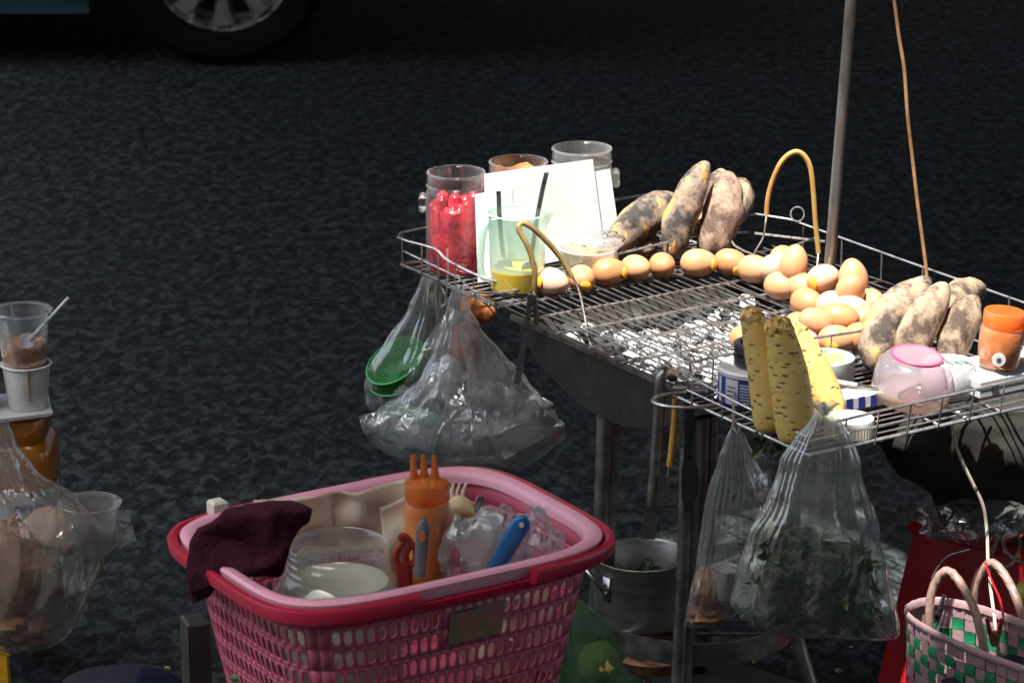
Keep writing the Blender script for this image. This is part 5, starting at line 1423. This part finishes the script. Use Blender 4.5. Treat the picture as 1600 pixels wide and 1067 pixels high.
tag(obj('meat_floss', fl, 'floss'), 'brown meat floss heaped in the clear cup', 'food')
s0, s1 = cc2 + Vector((.000,-.012,.045)), aty(107, 465, 4.60)
sp = thing('plastic_spoon', 'white plastic spoon standing in the cup of meat floss', 'spoon', s0)
d = s1 - s0
obj('spoon_handle', MB().tube([s0 + d*.15, s0 + d*.5, s1], [.0034,.0026,.0024], 8), 'white_plastic', sp)
obj('spoon_bowl', MB().lathe([(.001,-.003),(.006,-.002),(.010,.001),(.0105,.0018)], s0 + d*.10, 18, Matrix.Rotation(R(60), 3, 'X') @ Matrix.Scale(1.4, 3, Vector((0,1,0))), (True, False)), 'white_plastic', sp, solid=.001)
stackcup('white tub cut off by the left edge of the picture', Vector((cp_.x-.085, 4.60, zb)), .034, .040, .075, 'white_plastic', 'white_tub', cat='tub')
# yellow stool below
ys = thing('yellow_stool', 'low yellow plastic stool under the amber jug', 'stool', (jx-.1, YL, 0))
obj('seat', MB().box(Vector((jx-.1, YL, jz-.012)), (.125, .115, .011), None, .006), 'yellow_plastic', ys)
for sx in (-1, 1):
    for sy in (-1, 1):
        a_, b_ = Vector((jx-.1 + sx*.100, YL + sy*.095, jz-.02)), Vector((jx-.1 + sx*.108, YL + sy*.12, .0))
        rings = []
        for tt in (0, .5, 1):
            c = a_ + (b_-a_)*tt; rings.append([c + Vector((x, y, 0)) for x, y in ((-.016,-.012),(.016,-.012),(.016,.012),(-.016,.012))])
        obj('leg', MB().loft(rings), 'yellow_plastic', ys, sm=False)
# navy cloth bag in front
YN = 4.30
k = NT('navy_print'); co = k.co()
vo = k.n('TexVoronoi'); vo.inputs['Scale'].default_value = 26; k.l(k.co((1,1,1.8)), vo.inputs['Vector'])
m1 = k.ramp(vo.outputs['Distance'], [(.28, (1,1,1)), (.34, (0,0,0))]); m2 = k.ramp(k.noise(14, 2, .5, co), [(.5, (0,0,0)), (.54, (1,1,1))])
k.surf(k.pbsdf(k.mix(k.math('MULTIPLY', m1, m2), (.012,.014,.035), (.30,.29,.25)), .9, 0, None, .1))
nb_ = thing('navy_bag', 'dark navy cloth bag with pale leaf print at the bottom left', 'cloth bag', aty(190, 1130, YN))
rows = [(1046,168,250),(1052,130,268),(1062,100,285),(1085,85,298),(1140,80,305),(1200,88,300)]
obj('cloth', bag(rows, YN, .6, 71, 5, .06, wob=.006, top=True, pleat=0), 'navy_cloth', nb_)
obj('printed_flap', bag([(1044,218,246),(1052,214,268),(1064,212,284),(1090,214,296)], YN-.03, .5, 72, 5, .05, wob=.004, top=True, pleat=0), 'navy_print', nb_)

# ------------------------------------------------------------------ right: stool, sack, tote
rt_ = R(-38); SC = Vector((.775, 4.60, 0)); SZ = .275
rs_ = thing('red_stool', 'dark red plastic stool with arched sides behind the woven tote', 'stool', SC)
RS = Matrix.Rotation(rt_, 3, 'Z')
h0, h1 = .115, .150
obj('seat', MB().box(SC + Vector((0,0,SZ-.010)), (h0+.008, h0+.008, .010), RS, .005), 'red_plastic', rs_)
for k_ in range(4):
    rk = RS @ Matrix.Rotation(R(90*k_), 3, 'Z')
    def P(u, z): f = (SZ-.02-z)/(SZ-.02); hw = h0 + (h1-h0)*f; return SC + rk @ Vector((u*hw, -hw, 0)) + Vector((0,0,z))
    arc = [(-.62*math.cos(a_)*1.0, .045 + .125*math.sin(a_)) for a_ in [math.pi*i/12 for i in range(13)]]
    zt_ = SZ-.020; mb = MB()
    outer = [P(-1, .0), P(-1, .045)] + [P(-1 + 2*i/12, zt_) if 0 < i < 12 else P(-1 + 2*i/12, .045 + (zt_-.045)*1) for i in range(13)] + [P(1, .045), P(1, .0)]
    vs = []; fs = []
    for i in range(13):
        vs += [P(*arc[i]), P(-1 + 2*i/12, zt_)]
    for i in range(12): fs.append((2*i, 2*i+2, 2*i+3, 2*i+1))
    b0 = len(vs); vs += [P(-1, .0), P(-.62, .0), P(-1, .045), P(1, .0), P(.62, .0), P(1, .045)]
    fs += [(b0, b0+1, 0, b0+2), (b0+2, 0, 1), (b0+4, b0+3, b0+5, 24), (24, b0+5, 25)]
    mb.add(vs, fs); obj('side_panel', mb, 'red_plastic', rs_, solid=.004, sm=False)
tag(obj('white_basin', MB().lathe([(.01,.0),(.05,.0),(.075,.06),(.080,.063),(.074,.06),(.048,.005)], SC + Vector((-.02,-.01,.012)), 40, cap=(True, False)), 'cream_plastic'), 'pale basin seen through the arch of the red stool', 'basin')
YS = 4.50
gs = thing('grey_sack', 'dark grey cloth sack slumped on the red stool under the wire tray', 'sack', SC + Vector((0,0,SZ)))
ORG[gs] = gs.location.copy()
obj('cloth', bag([(628,1400,1680),(650,1372,1700),(680,1366,1710),(715,1382,1715),(742,1400,1715),(756,1428,1715),(772,1452,1712),(800,1462,1705),(835,1470,1695)], YS, .40, 81, 6, .10, wob=.012, top=True, pleat=.015), 'grey_cloth', gs)
crumple('clear plastic bag tangle lying on the red stool', aty(1520, 812, 4.44), .075, .05, .030, 'bag_soft', 21)
mb = MB()
lp = [aty(x, y, 4.42) for x, y in ((1555,815),(1560,840),(1548,868),(1556,884),(1580,880),(1594,855),(1588,832),(1570,838),(1572,862),(1600,880))]
tag(obj('film_strand', mb.tube(smooth(lp, 6), .0032, 7), 'bag_soft'), 'pale twisted strand of film hanging by the tote handle', 'strand')
tag(obj('yellow_lime', MB().lathe([(.001,-.022),(.009,-.019),(.018,-.008),(.019,.004),(.013,.016),(.006,.020),(.001,.0215)], aty(1606, 925, 4.36), 24, Matrix.Rotation(R(60), 3, 'Y')), 'yellow_tang' if 'yellow_tang' in MATS else 'lime_flesh'), 'yellow green lime at the right edge above the tote', 'lime')
# woven tote
TC, TA, TB, TT, TZ_ = Vector((.668, 4.047, 0)), .165, .062, math.atan2(-.785, .62), .305
tb = thing('woven_tote', 'pink woven plastic tote with green and maroon checks at the right', 'tote bag', TC)
fine = []
for i in range(1200):
    q = 2*math.pi*i/1200; c, s = math.cos(q), math.sin(q)
    fine.append((TA*math.copysign(abs(c)**.8, c), TB*math.copysign(abs(s)**.8, s)))
L = [0]
for i in range(1200): a, b = fine[i], fine[(i+1) % 1200]; L.append(L[-1] + math.dist(a, b))
NT_ = 2*round(L[-1]/.0185/2)
def tp(u, z, off=0):
    t_ = (u % NT_)/NT_*L[-1]
    lo_, hi_ = 0, 1200
    while hi_-lo_ > 1:
        m_ = (lo_+hi_)//2
        if L[m_] <= t_: lo_ = m_
        else: hi_ = m_
    f = (t_-L[lo_])/max(1e-9, L[lo_+1]-L[lo_]); a, b = fine[lo_], fine[(lo_+1) % 1200]
    x, y = a[0]+(b[0]-a[0])*f, a[1]+(b[1]-a[1])*f
    r_ = math.hypot(x, y); k_ = 1 - .10*(TZ_-z)/TZ_ + off/r_
    x *= k_; y *= k_; c, s = math.cos(TT), math.sin(TT)
    return Vector((TC.x + x*c - y*s, TC.y + x*s + y*c, z))
CS = .0172; nrow = int((TZ_-.03)/CS)
joined = {'strap_pink': MB(), 'strap_green': MB(), 'strap_maroon': MB()}; npart = 0
for r_ in range(nrow):
    for cI in range(NT_):
        z1 = TZ_ - .009 - r_*CS; z0 = z1 - CS
        if z0 < .004: continue
        on = (r_ + cI) % 2 == 0
        if on and 1 <= r_ < 4: m = 'strap_green'
        elif on and 5 <= r_ < 10: m = 'strap_maroon'
        else: m = 'strap_pink'
        e = .03; over = .0012 if on else .0004
        vs = []; 
        for zz, dz in ((z0+.0004, 0), ((z0+z1)/2, 1), (z1-.0004, 0)):
            for uu, du in ((cI+e, 0), (cI+.5, 1), (cI+1-e, 0)):
                vs.append(tp(uu, zz, over + .0016*(dz if on else du)))
        fs = [(0,1,4,3),(1,2,5,4),(3,4,7,6),(4,5,8,7)]
        cen = vs[4]
        front = (cen.y < TC.y - (cen.x - TC.x)*1.25 + .0) and cen.x < .80 and r_ < 8
        if front and npart < 280:
            obj('strap_square', MB().add(vs, fs), m, tb, sm=True, auto=60); npart += 1
        else: joined[m].add(vs, fs)
for m, j in joined.items():
    if j.v: tag(obj('weave', j, m, tb, auto=60), kind='stuff')
sec = [(-.003,TZ_-.010),(-.003,TZ_-.002),(0,TZ_+.001),(.0035,TZ_-.002),(.0038,TZ_-.009),(.0025,TZ_-.010)]
obj('rim_band', MB().loft([[tp(NT_*i/96, z, o_ + .0012*(i % 2)) for o_, z in sec] for i in range(97)], cap=(False, False)), 'strap_pink', tb, auto=60)
obj('lining', MB().loft([[tp(NT_*i/60, z, -.003) for i in range(60)] for z in (.05, .006)], cap=(False, True)), 'strap_pink', tb)
def thandle(px, Yv, m='strap_tan'):
    P_ = smooth([aty(x, y, yv) for (x, y), yv in zip(px, Yv)], 6); rings = []
    mbh = MB().tube(P_, .0062, 9)
    for i, p in enumerate(mbh.v): mbh.v[i] = p + Vector((0, 0, .0007*math.sin(i*1.9)))
    obj('strap_handle', mbh, m, tb)
thandle(((1453,1010),(1452,965),(1456,925),(1470,897),(1484,893),(1500,910),(1520,945),(1532,985),(1540,1025)), (4.10,4.10,4.105,4.105,4.10,4.08,4.05,4.03,4.02))
thandle(((1524,965),(1522,935),(1528,903),(1542,882),(1556,882),(1574,905),(1590,940),(1604,985)), (4.20,4.20,4.20,4.20,4.19,4.17,4.14,4.12))
tag(obj('navy_contents', crum(TC + Vector((0,0,TZ_-.085)), .085, .045, .045, 6, .25) , 'navy_cloth'), 'dark navy cloth lying inside the woven tote', 'cloth')
def clip(label, x, y, m, jaw, Y):
    t = thing('spring_clip', label, 'clip', aty(x, y, Y))
    for s in (-1, 1):
        obj('grip', MB().tube([aty(x + s*12, y - 26, Y), aty(x + s*7, y - 4, Y)], [.0028, .0034], 8), m, t)
        obj('jaw', paddle(aty(x + s*6, y - 6, Y), aty(x + s*2, y + 18, Y), .005, .003, .002), jaw, t)
    obj('pivot', MB().lathe([(.003,-.004),(.003,.004)], aty(x, y + 2, Y), 10, rr_), 'steel', t)
clip('red handled metal clip standing in the tote', 1554, 992, 'red_plastic', 'brown_food', 4.055)
clip('black clip standing at the left in the tote', 1463, 955, 'black_plastic', 'black_plastic', 4.14)
tag(obj('red_wire', MB().tube(smooth([aty(1539, 878, 4.19), aty(1550, 908, 4.17), aty(1562, 935, 4.14), aty(1568, 962, 4.10)], 5), .0016, 6), 'red_plastic'), 'thin red wire running down into the tote', 'wire')
tag(obj('pale_cable', MB().tube(smooth([aty(x, y, yv) for x, y, yv in ((1487,655,4.24),(1492,690,4.24),(1504,722,4.24),(1520,755,4.24),(1536,790,4.24),(1542,830,4.24),(1544,880,4.22),(1548,920,4.18),(1553,958,4.14),(1556,985,4.12))], 5), .0024, 7), 'pale_cord'), 'pale cable hanging from the wire tray into the tote', 'cable')
tag(obj('black_wire', MB().tube(smooth([aty(1455, 905, 4.13), aty(1466, 884, 4.15), aty(1482, 868, 4.18), aty(1515, 858, 4.22)], 5), .0012, 6), 'black_plastic'), 'thin black wire arching above the tote handle', 'wire')

# ------------------------------------------------------------------ litter on the ground
rnd = random.Random(12)
spots = [(1003,1035),(1010,1042),(1018,1030),(1022,1046),(996,1018),(1060,1010),(1105,1008),(1178,1032),(1310,1047),(1200,975),(988,1008),(1036,1050),(1012,1054),(1140,1020),(1240,1010),(262,1043),(1330,1010),(975,1000),(1050,990),(1380,1045)]
for i, (x, y) in enumerate(spots):
    p = atz(x, y, .014 if 960 < x < 1440 else .002); s = .0028 + .003*rnd.random()
    o = obj('food_crumb', lump(60+i, s), 'crumb', org=(0,0,0), sm=False); o.location = p
    tag(o, 'tiny pale food crumb lying on the ground by the grill' if x > 500 else 'pale crumb lying on the road by the navy bag', 'crumb', 'food crumbs on the ground')
